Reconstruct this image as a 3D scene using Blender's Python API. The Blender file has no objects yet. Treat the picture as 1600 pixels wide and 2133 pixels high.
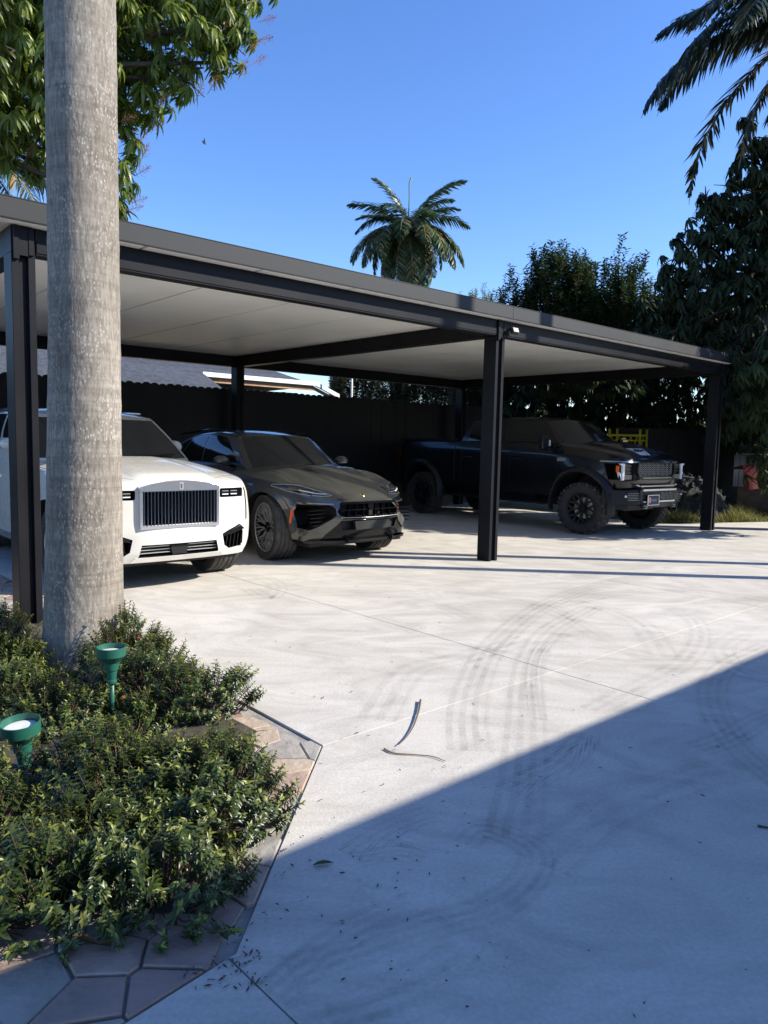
import bpy, bmesh, math, random
import numpy as np
from mathutils import Vector, Matrix, Euler
from mathutils.bvhtree import BVHTree
random.seed(7); rng = np.random.default_rng(11)
R = math.radians; PI = math.pi
sc = bpy.context.scene
C = sc.collection
# ---------------------------------------------------------------- camera
FPX, PITCH, ROLL, CAMH = 1536.4, .0941, .0215, 1.5
cF = np.array([0, math.cos(PITCH), -math.sin(PITCH)])
_u = np.array([0, math.sin(PITCH), math.cos(PITCH)]); _r = np.array([1., 0, 0])
cR = _r*math.cos(ROLL) + _u*math.sin(ROLL); cU = -_r*math.sin(ROLL) + _u*math.cos(ROLL)
cam_d = bpy.data.cameras.new('camera'); cam = bpy.data.objects.new('camera', cam_d); C.objects.link(cam)
cam_d.sensor_fit = 'VERTICAL'; cam_d.sensor_height = 24; cam_d.lens = FPX/2133*24
cam_d.clip_start = .05; cam_d.clip_end = 2000
cam.matrix_world = Matrix(((cR[0], cU[0], -cF[0], 0), (cR[1], cU[1], -cF[1], 0), (cR[2], cU[2], -cF[2], CAMH), (0, 0, 0, 1)))
sc.camera = cam
# ---------------------------------------------------------------- light
SUN_EL, SUN_AZ = R(32), R(93.1)          # azimuth clockwise from +Y
w = bpy.data.worlds.new('World'); sc.world = w; w.use_nodes = True
nt = w.node_tree; bg = nt.nodes['Background']; sky = nt.nodes.new('ShaderNodeTexSky')
sky.sky_type = 'NISHITA'; sky.sun_disc = False; sky.sun_elevation = SUN_EL; sky.sun_rotation = SUN_AZ
sky.air_density = 1.0; sky.dust_density = .25; sky.ozone_density = 4.5; sky.altitude = 0
hsv = nt.nodes.new('ShaderNodeHueSaturation'); hsv.inputs['Saturation'].default_value = 1.15; hsv.inputs['Hue'].default_value = .511; nt.links.new(sky.outputs[0], hsv.inputs['Color']); nt.links.new(hsv.outputs[0], bg.inputs[0]); bg.inputs[1].default_value = .140
sl = bpy.data.lights.new('sun', 'SUN'); sl.energy = 4.5; sl.angle = R(.53); sl.color = (1, .93, .82)
sun = bpy.data.objects.new('sun', sl); C.objects.link(sun)
sd_ = Vector((math.sin(SUN_AZ)*math.cos(SUN_EL), math.cos(SUN_AZ)*math.cos(SUN_EL), math.sin(SUN_EL)))
sun.rotation_euler = sd_.to_track_quat('Z', 'Y').to_euler(); sun.location = (8, 0, 12)
sc.view_settings.view_transform = 'Standard'; sc.view_settings.look = 'None'
sc.view_settings.gamma = 1; sc.view_settings.use_curve_mapping = False
sc.view_settings.exposure = 0.95
# ---------------------------------------------------------------- frames of reference
PHI = .8419
uu = Vector((math.sin(PHI), math.cos(PHI), 0)); vv = Vector((-math.cos(PHI), math.sin(PHI), 0))
M0 = Vector((1.3595, 9.4017, 0)); TH = PI/2 - PHI
def W(a, b, z=0): return M0 + a*uu + b*vv + Vector((0, 0, z))
def gz(px, py, z=0):
    d = cF + cR*(px-800)/FPX - cU*(py-1066.5)/FPX; t = (z-CAMH)/d[2]; return Vector((0, 0, CAMH)) + Vector(d)*t
def at(px, py, Y):
    d = cF + cR*(px-800)/FPX - cU*(py-1066.5)/FPX; return Vector((0, 0, CAMH)) + Vector(d)*(Y/d[1])
# ---------------------------------------------------------------- helpers
def tag(o, label=None, cat=None, group=None, kind=None):
    if label: o['label'] = label
    if cat: o['category'] = cat
    if group: o['group'] = group
    if kind: o['kind'] = kind
    return o
def empty(name, loc=(0, 0, 0), rz=0, parent=None):
    o = bpy.data.objects.new(name, None); C.objects.link(o); o.location = loc; o.rotation_euler = (0, 0, rz)
    o.empty_display_size = .2; o.parent = parent; return o
def link(name, me, parent=None, mat=None, loc=None, rot=None, scale=None):
    o = bpy.data.objects.new(name, me); C.objects.link(o); o.parent = parent
    if mat is not None and len(me.materials) == 0: me.materials.append(mat)
    if loc is not None: o.location = loc
    if rot is not None: o.rotation_euler = rot
    if scale is not None: o.scale = (scale,)*3 if not hasattr(scale, '__len__') else scale
    return o
def smooth(me, ang=35):
    me.polygons.foreach_set('use_smooth', [True]*len(me.polygons)); me.set_sharp_from_angle(angle=R(ang))
def bm_me(name, bm, mats=(), sm=None):
    me = bpy.data.meshes.new(name); bm.to_mesh(me); bm.free()
    for m in mats: me.materials.append(m)
    if sm: smooth(me, sm)
    return me
def np_me(name, V, F, mats=(), sm=None, mi=None):
    V = np.asarray(V, np.float32); F = np.asarray(F, np.int32)
    me = bpy.data.meshes.new(name); me.vertices.add(len(V)); me.vertices.foreach_set('co', V.ravel())
    n = F.shape[1]; me.loops.add(F.size); me.loops.foreach_set('vertex_index', F.ravel())
    me.polygons.add(len(F)); me.polygons.foreach_set('loop_start', np.arange(len(F), dtype=np.int32)*n)
    try: me.polygons.foreach_set('loop_total', np.full(len(F), n, np.int32))
    except Exception: pass
    for m in mats: me.materials.append(m)
    if mi is not None: me.polygons.foreach_set('material_index', np.asarray(mi, np.int32))
    me.update(calc_edges=True); me.validate()
    if sm: smooth(me, sm)
    return me
def box(bm, x0, x1, y0, y1, z0, z1, M=None, mi=0):
    vs = [bm.verts.new(Vector(p) if M is None else M @ Vector(p)) for p in
          ((x0,y0,z0),(x1,y0,z0),(x1,y1,z0),(x0,y1,z0),(x0,y0,z1),(x1,y0,z1),(x1,y1,z1),(x0,y1,z1))]
    for f in ((0,3,2,1),(4,5,6,7),(0,1,5,4),(1,2,6,5),(2,3,7,6),(3,0,4,7)):
        fc = bm.faces.new([vs[i] for i in f]); fc.material_index = mi
def obox(name, dims, mat, parent=None, bev=.004, **k):
    bm = bmesh.new(); box(bm, *dims)
    if bev: bmesh.ops.bevel(bm, geom=bm.edges[:], offset=bev, segments=1, affect='EDGES')
    return link(name, bm_me(name, bm), parent, mat, **k)
def prism(bm, pts, z0, z1, M=None, mi=0):
    T = (lambda p: Vector(p)) if M is None else (lambda p: M @ Vector(p))
    a = [bm.verts.new(T((x, y, z0))) for x, y in pts]; b = [bm.verts.new(T((x, y, z1))) for x, y in pts]
    n = len(pts); fs = [bm.faces.new(a[::-1]), bm.faces.new(b)]
    for i in range(n): fs.append(bm.faces.new((a[i], a[(i+1) % n], b[(i+1) % n], b[i])))
    for f in fs: f.material_index = mi
    return fs
def tube(bm, pts, rad, n=6, cap=True, mi=0):
    pts = [Vector(p) for p in pts]; rads = rad if hasattr(rad, '__len__') else [rad]*len(pts); rings = []
    for i, p in enumerate(pts):
        d = (pts[min(i+1, len(pts)-1)] - pts[max(i-1, 0)]).normalized()
        up = Vector((0, 0, 1)) if abs(d.z) < .9 else Vector((1, 0, 0))
        s = d.cross(up).normalized(); t = s.cross(d)
        rings.append([bm.verts.new(p + (s*math.cos(2*PI*k/n) + t*math.sin(2*PI*k/n))*rads[i]) for k in range(n)])
    for a, b in zip(rings, rings[1:]):
        for k in range(n):
            f = bm.faces.new((a[k], b[k], b[(k+1) % n], a[(k+1) % n])); f.smooth = True; f.material_index = mi
    if cap: bm.faces.new(rings[0]); bm.faces.new(rings[-1][::-1])
def lathe(bm, prof, n=32, axis='z', mi=0, closed=False):
    """prof: (axial, radius)"""
    rings = []
    for h, r in prof:
        ring = []
        for k in range(n):
            a = 2*PI*k/n; c, s = r*math.cos(a), r*math.sin(a)
            ring.append(bm.verts.new((c, s, h) if axis == 'z' else (h, c, s)))
        rings.append(ring)
    prs = list(zip(rings, rings[1:])) + ([(rings[-1], rings[0])] if closed else [])
    for a, b in prs:
        for k in range(n):
            f = bm.faces.new((a[k], a[(k+1) % n], b[(k+1) % n], b[k])); f.material_index = mi
    return rings
# ---------------------------------------------------------------- materials
def lk(nt, a, b): nt.links.new(a, b)
def mat(name, col, rough=.6, metal=0, var=0, vscale=4, bump=0, bscale=40, coat=0, spec=.5, transl=0, col2=None, coords='Object', detail=4, objvar=0, alpha=1):
    m = bpy.data.materials.new(name); m.use_nodes = True; t = m.node_tree; b = t.nodes['Principled BSDF']
    b.inputs['Base Color'].default_value = (*col, 1); b.inputs['Roughness'].default_value = rough
    b.inputs['Metallic'].default_value = metal; b.inputs['Specular IOR Level'].default_value = spec
    if coat: b.inputs['Coat Weight'].default_value = coat; b.inputs['Coat Roughness'].default_value = .04
    if alpha < 1: b.inputs['Alpha'].default_value = alpha
    tc = t.nodes.new('ShaderNodeTexCoord'); out = None
    if var or col2:
        n = t.nodes.new('ShaderNodeTexNoise'); n.inputs['Scale'].default_value = vscale; n.inputs['Detail'].default_value = detail
        lk(t, tc.outputs[coords], n.inputs['Vector'])
        r = t.nodes.new('ShaderNodeValToRGB'); r.color_ramp.elements[0].position = .32; r.color_ramp.elements[1].position = .68
        c2 = col2 or tuple(min(1, c*(1+var)) for c in col); c1 = col if col2 else tuple(c*(1-var) for c in col)
        r.color_ramp.elements[0].color = (*c1, 1); r.color_ramp.elements[1].color = (*c2, 1)
        lk(t, n.outputs['Fac'], r.inputs[0]); out = r.outputs[0]
        mr = t.nodes.new('ShaderNodeMapRange'); mr.inputs['To Min'].default_value = max(0, rough-.08); mr.inputs['To Max'].default_value = min(1, rough+.08)
        lk(t, n.outputs['Fac'], mr.inputs[0]); lk(t, mr.outputs[0], b.inputs['Roughness'])
    if objvar:
        oi = t.nodes.new('ShaderNodeObjectInfo'); hs = t.nodes.new('ShaderNodeHueSaturation')
        mv = t.nodes.new('ShaderNodeMapRange'); mv.inputs['To Min'].default_value = 1-objvar; mv.inputs['To Max'].default_value = 1+objvar
        lk(t, oi.outputs['Random'], mv.inputs[0]); lk(t, mv.outputs[0], hs.inputs['Value'])
        if out: lk(t, out, hs.inputs['Color'])
        else: hs.inputs['Color'].default_value = (*col, 1)
        out = hs.outputs[0]
    if out: lk(t, out, b.inputs['Base Color'])
    if bump:
        n2 = t.nodes.new('ShaderNodeTexNoise'); n2.inputs['Scale'].default_value = bscale; n2.inputs['Detail'].default_value = 3
        lk(t, tc.outputs[coords], n2.inputs['Vector']); bp = t.nodes.new('ShaderNodeBump'); bp.inputs['Strength'].default_value = bump
        bp.inputs['Distance'].default_value = .01; lk(t, n2.outputs['Fac'], bp.inputs['Height']); lk(t, bp.outputs[0], b.inputs['Normal'])
    if transl:
        tr = t.nodes.new('ShaderNodeBsdfTranslucent'); mx = t.nodes.new('ShaderNodeMixShader'); mx.inputs[0].default_value = transl
        tr.inputs[0].default_value = (col[0]*2.2, col[1]*2.0, col[2]*.9, 1)
        o = t.nodes['Material Output']; lk(t, b.outputs[0], mx.inputs[1]); lk(t, tr.outputs[0], mx.inputs[2]); lk(t, mx.outputs[0], o.inputs[0])
    return m
def concrete_mat():
    m = bpy.data.materials.new('concrete'); m.use_nodes = True; t = m.node_tree; b = t.nodes['Principled BSDF']
    tc = t.nodes.new('ShaderNodeNewGeometry'); P = tc.outputs['Position']
    def noise(sc_, det, vec=P, dist=0, rough=.5):
        n = t.nodes.new('ShaderNodeTexNoise'); n.inputs['Scale'].default_value = sc_; n.inputs['Detail'].default_value = det
        n.inputs['Distortion'].default_value = dist; n.inputs['Roughness'].default_value = rough; lk(t, vec, n.inputs['Vector']); return n.outputs['Fac']
    def ramp(f, p0, c0, p1, c1):
        r = t.nodes.new('ShaderNodeValToRGB'); r.color_ramp.elements[0].position = p0; r.color_ramp.elements[1].position = p1
        r.color_ramp.elements[0].color = (*c0, 1); r.color_ramp.elements[1].color = (*c1, 1); lk(t, f, r.inputs[0]); return r.outputs[0]
    def mul(a, c, fac=1, mode='MULTIPLY'):
        x = t.nodes.new('ShaderNodeMix'); x.data_type = 'RGBA'; x.blend_type = mode; x.inputs[0].default_value = fac
        lk(t, a, x.inputs[6]); lk(t, c, x.inputs[7]); return x.outputs[2]
    base = ramp(noise(.5, 5, dist=.6), .3, (.495, .465, .41), .7, (.60, .57, .515))
    # trowel swirls: stretched, strongly distorted noise
    mp = t.nodes.new('ShaderNodeMapping'); mp.inputs['Scale'].default_value = (.85, 1.6, 1); mp.inputs['Rotation'].default_value = (0, 0, .5); lk(t, P, mp.inputs[0])
    sw = ramp(noise(1.1, 6, mp.outputs[0], 2.6, .62), .34, (.80, .795, .78), .6, (1.04, 1.04, 1.03))
    fine = ramp(noise(60, 5), .3, (.89, .89, .885), .7, (1.06, 1.06, 1.06))
    sp = mul(ramp(noise(170, 2), .64, (1, 1, 1), .72, (.74, .72, .68)), ramp(noise(33, 2), .70, (1, 1, 1), .76, (.80, .77, .73)))
    st = ramp(noise(2.3, 7, dist=.3, rough=.7), .58, (1, 1, 1), .8, (.86, .84, .80))
    c = mul(mul(mul(mul(base, sw, .9), fine), sp, .8), st)
    lk(t, c, b.inputs['Base Color']); b.inputs['Roughness'].default_value = .78; b.inputs['Specular IOR Level'].default_value = .35
    bp = t.nodes.new('ShaderNodeBump'); bp.inputs['Strength'].default_value = .22; bp.inputs['Distance'].default_value = .006
    mh = t.nodes.new('ShaderNodeMath'); mh.operation = 'ADD'; lk(t, noise(90, 4), mh.inputs[0]); lk(t, noise(5, 4, dist=1.5), mh.inputs[1])
    lk(t, mh.outputs[0], bp.inputs['Height']); lk(t, bp.outputs[0], b.inputs['Normal'])
    return m
M_ = {}
M_['conc'] = concrete_mat()
M_['soil'] = mat('soil', (.055, .045, .032), .95, var=.5, vscale=9, bump=.6, bscale=30)
M_['turf'] = mat('turf_soil', (.06, .062, .03), .95, var=.5, vscale=3, bump=.5)
M_['mortar'] = mat('mortar', (.30, .28, .25), .95, var=.25, vscale=14, bump=.4)
M_['alu'] = mat('shaded_charcoal_aluminium', (.012, .0125, .015), .42, var=.14, vscale=2.2, spec=.12)  # posts and beams: same paint as the fascia, shade darkened into this copy
M_['fascia'] = mat('sunlit_charcoal_fascia', (.036, .038, .040), .62, var=.12, vscale=1.6, spec=.22)  # lighter copy of that charcoal paint, sunlight put into the colour
M_['panel'] = mat('cream_roof_panel', (.83, .835, .80), .42, var=.05, vscale=1.4)
M_['white'] = mat('white_trim', (.78, .78, .76), .5, var=.04)
M_['fence'] = mat('dark_painted_wood', (.0032, .004, .006), .6, var=.35, vscale=5, bump=.2, bscale=25, objvar=.25)
M_['bark'] = mat('bark', (.075, .06, .045), .9, var=.35, vscale=8, bump=.8, bscale=22)
# ================================================================= ground
o = link('ground', np_me('ground', [(-400,-400,-.045),(400,-400,-.045),(400,400,-.045),(-400,400,-.045)], [(0,1,2,3)]), None, M_['turf']); tag(o, kind='structure')
B0 = gz(672, 1553); B1 = gz(545, 1475); B2 = gz(490, 1985); B3 = gz(255, 2133)
bdir = (B3-B2).normalized(); vdir = vv.xy.normalized()
def xy(v): return (v.x, v.y)
outline = [xy(B0), xy(W(-5.13, -2.67)), xy(W(-5.13, 6.75)), xy(W(6.75, 6.75)), xy(W(6.55, 1.15)), (8.13, 15.54), (13, 17.3), (22, 8), (13, -9), (-3, -9), xy(B2+bdir*4.5), xy(B2), ]
def clip(poly, p, n, keep):          # half-plane clip: keep side where (q-p).n * keep >= 0
    out = []
    for i in range(len(poly)):
        a, b = poly[i], poly[(i+1) % len(poly)]
        da = ((a[0]-p[0])*n[0] + (a[1]-p[1])*n[1])*keep; db = ((b[0]-p[0])*n[0] + (b[1]-p[1])*n[1])*keep
        if da >= 0: out.append(a)
        if (da > 0 > db) or (da < 0 < db):
            s = da/(da-db); out.append((a[0]+s*(b[0]-a[0]), a[1]+s*(b[1]-a[1])))
    return out
def inset(poly, d):
    # remove near-duplicates, then move each edge inwards (ccw polygon)
    q = [p for i, p in enumerate(poly) if math.dist(p, poly[i-1]) > 1e-3]; n = len(q)
    if n < 3: return q
    A = sum(q[i][0]*q[(i+1) % n][1] - q[(i+1) % n][0]*q[i][1] for i in range(n))
    if A < 0: q = q[::-1]
    L = []
    for i in range(n):
        a, b = Vector(q[i]), Vector(q[(i+1) % n]); e = (b-a).normalized(); nn = Vector((-e.y, e.x)); L.append((a+nn*d, e))
    out = []
    for i in range(n):
        (p, e), (r, f) = L[i-1], L[i]; cr = e.x*f.y - e.y*f.x
        out.append(tuple(r) if abs(cr) < 1e-4 else tuple(p + e*(((r-p).x*f.y - (r-p).y*f.x)/cr)))
    return out
def cut(polys, p, n):
    out = []
    for q in polys:
        for k in (1, -1):
            c = clip(q, p, n, k)
            if len(c) >= 3: out.append(c)
    return out
def plate(name, poly, z0, z1, m, parent, bev=.003):
    bm = bmesh.new(); fs = prism(bm, poly, z0, z1); bm.normal_update()
    bmesh.ops.recalc_face_normals(bm, faces=bm.faces[:])
    top = [e for e in bm.edges if all(v.co.z > z1-1e-5 for v in e.verts)]
    if bev: bmesh.ops.bevel(bm, geom=top, offset=bev, segments=1, affect='EDGES')
    return link(name, bm_me(name, bm), parent, m)
drive = link('driveway', bm_me('driveway', (lambda b: (prism(b, inset(outline, .02), -.04, -.016), b)[1])(bmesh.new())), None, mat('joint_fill', (.19, .18, .16), .95, var=.3, vscale=14)); tag(drive, kind='structure')
polys = [outline]
nu, nv = (uu.x, uu.y), (vv.x, vv.y)
pieces = []
# the outline is not convex at the planting bed: split along the two joints that meet its corner first
polys = cut(polys, xy(B0), nv)
hi = [q for q in polys if sum((p[0]-B0.x)*nv[0]+(p[1]-B0.y)*nv[1] for p in q) > 0]; lo = [q for q in polys if q not in hi]
hi = cut(hi, xy(W(-3.2, 0)), nu); hi = cut(hi, xy(W(.12, -.5)), nu)
hi = cut(hi, xy(W(0, 2.9)), nv)
jn = gz(620, 2133) - gz(494, 2012); lo = cut(lo, xy(gz(494, 2012)), (jn.y, -jn.x)) ; lo = cut(lo, xy(W(-3.2, 0)), nu)
for q in hi+lo: plate('concrete_slab', inset(q, .0028), -.035, 0, M_['conc'], drive, .0015)
# ---- tyre marks: dust prints lying on the slabs
def mark_mat(name, kind, strength, wv=6):
    m = bpy.data.materials.new(name); m.use_nodes = True; t = m.node_tree; b = t.nodes['Principled BSDF']
    b.inputs['Base Color'].default_value = (.15, .14, .13, 1); b.inputs['Roughness'].default_value = .85
    uv = t.nodes.new('ShaderNodeTexCoord').outputs['UV']; sx = t.nodes.new('ShaderNodeSeparateXYZ'); lk(t, uv, sx.inputs[0])
    def math_(op, a, bb=None, c=None):
        n = t.nodes.new('ShaderNodeMath'); n.operation = op
        for i, x in enumerate((a, bb, c)):
            if x is None: continue
            if isinstance(x, (int, float)): n.inputs[i].default_value = x
            else: lk(t, x, n.inputs[i])
        return n.outputs[0]
    nz = t.nodes.new('ShaderNodeTexNoise'); nz.inputs['Scale'].default_value = 5.2; nz.inputs['Detail'].default_value = 6
    g = t.nodes.new('ShaderNodeNewGeometry'); lk(t, g.outputs['Position'], nz.inputs['Vector'])
    fade = math_('MULTIPLY', math_('SUBTRACT', nz.outputs['Fac'], .42), 4.2)
    edge = math_('MULTIPLY', sx.outputs[0], math_('SUBTRACT', 1, sx.outputs[0]))      # 0..0.25
    edge = math_('MINIMUM', math_('MULTIPLY', edge, 9), 1)
    if kind == 'rib':
        s = math_('SINE', math_('MULTIPLY', sx.outputs[0], 2*PI*wv)); rib = math_('MINIMUM', math_('MAXIMUM', math_('MULTIPLY_ADD', s, 1.6, .7), .25), 1)
        s2 = math_('SINE', math_('MULTIPLY', sx.outputs[1], 2*PI*22)); rib = math_('MULTIPLY', rib, math_('MULTIPLY_ADD', s2, .12, .88))
    else:
        v = math_('MULTIPLY_ADD', math_('ABSOLUTE', math_('SUBTRACT', sx.outputs[0], .5)), 1.1, sx.outputs[1])
        s = math_('SINE', math_('MULTIPLY', v, 2*PI*9)); s2 = math_('SINE', math_('MULTIPLY', sx.outputs[0], 2*PI*4))
        rib = math_('MINIMUM', math_('MAXIMUM', math_('MULTIPLY', math_('ADD', s, math_('MULTIPLY', s2, .8)), 1.5), .05), 1)
    a = math_('MULTIPLY', math_('MULTIPLY', rib, edge), math_('MULTIPLY', math_('MINIMUM', math_('MAXIMUM', fade, .42), 1), strength))
    tr = t.nodes.new('ShaderNodeBsdfTransparent'); mx = t.nodes.new('ShaderNodeMixShader'); o_ = t.nodes['Material Output']
    lk(t, a, mx.inputs[0]); lk(t, tr.outputs[0], mx.inputs[1]); lk(t, b.outputs[0], mx.inputs[2]); lk(t, mx.outputs[0], o_.inputs[0])
    return m
mk_rib = mark_mat('dust_ribs', 'rib', .20, 4); mk_rib2 = mark_mat('dust_ribs_faint', 'rib', .15, 3); mk_knob = mark_mat('dust_knobs', 'knob', .28)
def crom(P, n=10):
    P = [Vector(p) for p in P]; Q = [2*P[0]-P[1]] + P + [2*P[-1]-P[-2]]; out = []
    for i in range(1, len(Q)-2):
        for k in range(n):
            s = k/n; a, b, c, d = Q[i-1], Q[i], Q[i+1], Q[i+2]
            out.append(.5*((2*b) + (c-a)*s + (2*a-5*b+4*c-d)*s*s + (3*b-a-3*c+d)*s**3))
    return out + [P[-1]]
mark_i = 0
def mark(pxs, width, m):
    global mark_i
    mark_i += 1
    pts = crom([gz(*p) for p in pxs]); z = .0015 + .0007*(mark_i % 9); V = []; L = 0; uvs = []
    for i, p in enumerate(pts):
        d = (pts[min(i+1, len(pts)-1)] - pts[max(i-1, 0)]); d.z = 0; d.normalize(); s = Vector((-d.y, d.x, 0))
        if i: L += (p-pts[i-1]).length
        V += [(p-s*width/2)[:2] + (z,), (p+s*width/2)[:2] + (z,)]; uvs += [(0, L), (1, L)]
    F = [(2*i, 2*i+1, 2*i+3, 2*i+2) for i in range(len(pts)-1)]
    me = np_me('tyre_mark', V, F, [m]); uvl = me.uv_layers.new(name='UVMap')
    for l in me.loops: uvl.data[l.index].uv = uvs[l.vertex_index]
    link('tyre_mark', me, drive)
mark([(975, 1565), (970, 1490), (985, 1420), (1031, 1340), (1131, 1262), (1256, 1217), (1400, 1190)], .28, mk_rib)
mark([(1062, 1742), (1085, 1620), (1092, 1500), (1095, 1420), (1110, 1360), (1150, 1310), (1230, 1265)], .27, mk_rib)
mark([(1118, 1500), (1110, 1400), (1128, 1350), (1170, 1325), (1230, 1318)], .13, mk_knob)
mark([(600, 2025), (720, 1985), (880, 1930), (1010, 1895), (1090, 1840), (1112, 1780), (1060, 1745), (1000, 1730), (965, 1760)], .17, mk_rib)
mark([(560, 2075), (700, 1960), (800, 1905), (860, 1885)], .16, mk_rib)
mark([(600, 2125), (760, 2080), (900, 2020), (960, 1985)], .18, mk_rib2)
mark([(690, 2133), (820, 2100), (960, 2050)], .18, mk_rib2)
mark([(730, 1785), (790, 1740), (850, 1712), (900, 1695)], .16, mk_knob)
mark([(745, 1790), (830, 1775), (885, 1790)], .13, mk_knob)
mark([(1060, 1650), (1110, 1620), (1170, 1590), (1220, 1530)], .2, mk_knob)
mark([(1450, 1560), (1520, 1535), (1580, 1500), (1640, 1480)], .2, mk_rib)
mark([(1640, 1640), (1560, 1580), (1500, 1510), (1480, 1440), (1510, 1390), (1600, 1345)], .22, mk_rib)
mark([(1230, 1480), (1330, 1430), (1420, 1380), (1455, 1330), (1440, 1290), (1380, 1262)], .22, mk_rib2)
mark([(1380, 1370), (1340, 1310), (1290, 1280), (1200, 1250)], .3, mk_rib2)
mark([(1250, 1330), (1150, 1275), (1050, 1245), (900, 1225)], .28, mk_rib2)
mark([(560, 1215), (640, 1228), (760, 1236), (900, 1262), (980, 1290)], .3, mk_rib2)
mark([(520, 1225), (560, 1245), (575, 1222), (540, 1200)], .26, mk_rib2)
mark([(1600, 1250), (1450, 1232), (1300, 1236), (1150, 1262)], .28, mk_rib2)
mark([(1620, 1420), (1540, 1400), (1500, 1350), (1540, 1320)], .24, mk_rib2)
mark([(1120, 1800), (1240, 1700), (1380, 1640), (1500, 1600)], .3, mk_rib2)
mark([(780, 1500), (850, 1400), (960, 1370), (1100, 1330)], .3, mk_rib2)
mark([(800, 1150), (1000, 1140), (1200, 1150), (1500, 1180)], .3, mk_rib2)
# ---- flagstone paving round the planting bed
pav_poly = [xy(W(-5.14, 6.0)), xy(W(-9.5, 6.0)), xy(W(-10.5, -6.5)), (-2.6, .2), xy(B2+bdir*1.6), xy(B2), xy(B0), xy(W(-5.14, -2.67))]
pave = link('paving', bm_me('paving', (lambda b: (prism(b, pav_poly, -.04, -.012), b)[1])(bmesh.new())), None, M_['mortar']); tag(pave, kind='structure')
stone_cols = [((.31, .22, .17), (.44, .33, .26)), ((.27, .24, .20), (.38, .35, .30)), ((.36, .28, .20), (.47, .38, .28)), ((.35, .24, .195), (.26, .195, .16)), ((.25, .235, .21), (.34, .32, .28))]
stone_m = [mat('flagstone_%d' % i, a, .85, col2=b, vscale=7, bump=.8, bscale=22, detail=8) for i, (a, b) in enumerate(stone_cols)]
seeds = []
def tooclose(p, d): return any(math.dist(p, s) < d for s in seeds)
for i in range(9000):
    p = (rng.uniform(-6.5, 0), rng.uniform(1.2, 8.5))
    dcam = math.hypot(p[0]+.6, p[1]-2.5)
    if not tooclose(p, .135 if dcam < 1.6 else .2): seeds.append(p)
def inside(p, poly):
    c = False
    for i in range(len(poly)):
        (x1, y1), (x2, y2) = poly[i], poly[i-1]
        if (y1 > p[1]) != (y2 > p[1]) and p[0] < (x2-x1)*(p[1]-y1)/(y2-y1)+x1: c = not c
    return c
bound = [xy(B2+bdir*1.6), xy(B2), xy(B0), xy(W(-5.14, -2.67)), xy(W(-5.14, 6.0))]
for s in seeds:
    if not inside(s, pav_poly): continue
    q = [(s[0]-1, s[1]-1), (s[0]+1, s[1]-1), (s[0]+1, s[1]+1), (s[0]-1, s[1]+1)]
    for r_ in seeds:
        if r_ is s or math.dist(r_, s) > 1.6: continue
        q = clip(q, ((s[0]+r_[0])/2, (s[1]+r_[1])/2), (s[0]-r_[0], s[1]-r_[1]), 1)
    for a, b in zip(bound, bound[1:]):      # clip by the border segments near this stone
        n = (-(b[1]-a[1]), b[0]-a[0]); side = (s[0]-a[0])*n[0]+(s[1]-a[1])*n[1]
        tt = ((s[0]-a[0])*(b[0]-a[0])+(s[1]-a[1])*(b[1]-a[1]))/((b[0]-a[0])**2+(b[1]-a[1])**2)
        if -.25 < tt < 1.25 and side > 0: q = clip(q, a, n, 1)
    q = inset(q, .0048)
    if len(q) < 3: continue
    c0 = Vector((sum(p[0] for p in q)/len(q), sum(p[1] for p in q)/len(q)))
    if max(math.dist(p, c0) for p in q) > .9 or not all(math.dist(p, s) < 1 for p in q): continue
    plate('flagstone', q, -.011, .004+rng.uniform(-.004, .004), stone_m[rng.integers(5)], pave, .004)
# ================================================================= carport
cp = empty('carport', M0, TH); tag(cp, 'charcoal aluminium flat roofed carport sheltering the three cars', 'carport')
L1, L2, D, ZB, ZF, ZT, PW, PD = 5.613, 6.293, 6.3034, 2.862, 3.062, 3.22, .17, .20
def post(x, y):
    bm = bmesh.new()      # H-like extrusion: two lips with a deep groove on front and back faces
    g0, g1, dg = .052, .118, .035
    pts = [(0, 0), (g0, 0), (g0, dg), (g1, dg), (g1, 0), (PW, 0), (PW, PD), (g1, PD), (g1, PD-dg), (g0, PD-dg), (g0, PD), (0, PD)]
    prism(bm, [(x+a, y+b) for a, b in pts], .0, ZB-.001)
    bmesh.ops.bevel(bm, geom=[e for e in bm.edges if abs(e.verts[0].co.z-e.verts[1].co.z) > 1], offset=.003, segments=1, affect='EDGES')
    p = link('post', bm_me('post', bm), cp, M_['alu'])
    return p
for x in (-L1, 0, L2):
    for y in (0, D): post(x, y)
    # head bracket that carries the beam, in front of it
    bm = bmesh.new(); box(bm, x+.012, x+.05, -.028, -.001, ZB-.05, ZF-.012); box(bm, x+.12, x+PW-.012, -.022, -.001, ZB-.01, ZF-.012); box(bm, x+.052, x+.118, -.016, -.001, ZB-.02, ZF-.012)
    link('post_bracket', bm_me('post_bracket', bm), cp, M_['alu'])
def beam(x0, x1, y0, y1, lip=None):
    bm = bmesh.new(); box(bm, x0, x1, y0, y1, ZB, ZF-.002)
    bmesh.ops.bevel(bm, geom=bm.edges[:], offset=.004, segments=1, affect='EDGES')
    if lip: box(bm, x0+.01, x1-.01, y0-.008, y0-.0005, ZB+.018, ZB+.098)
    link('beam', bm_me('beam', bm), cp, M_['alu'])
beam(-L1+PW+.001, -.001, .001, .13, True); beam(PW+.001, L2-.001, .001, .13, True)
beam(-L1+PW+.001, -.001, D+.05, D+.19); beam(PW+.001, L2-.001, D+.05, D+.19)
for x in (-L1, 0, L2): beam(x+.005, x+PW-.005, .131, D+.049); 
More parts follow.
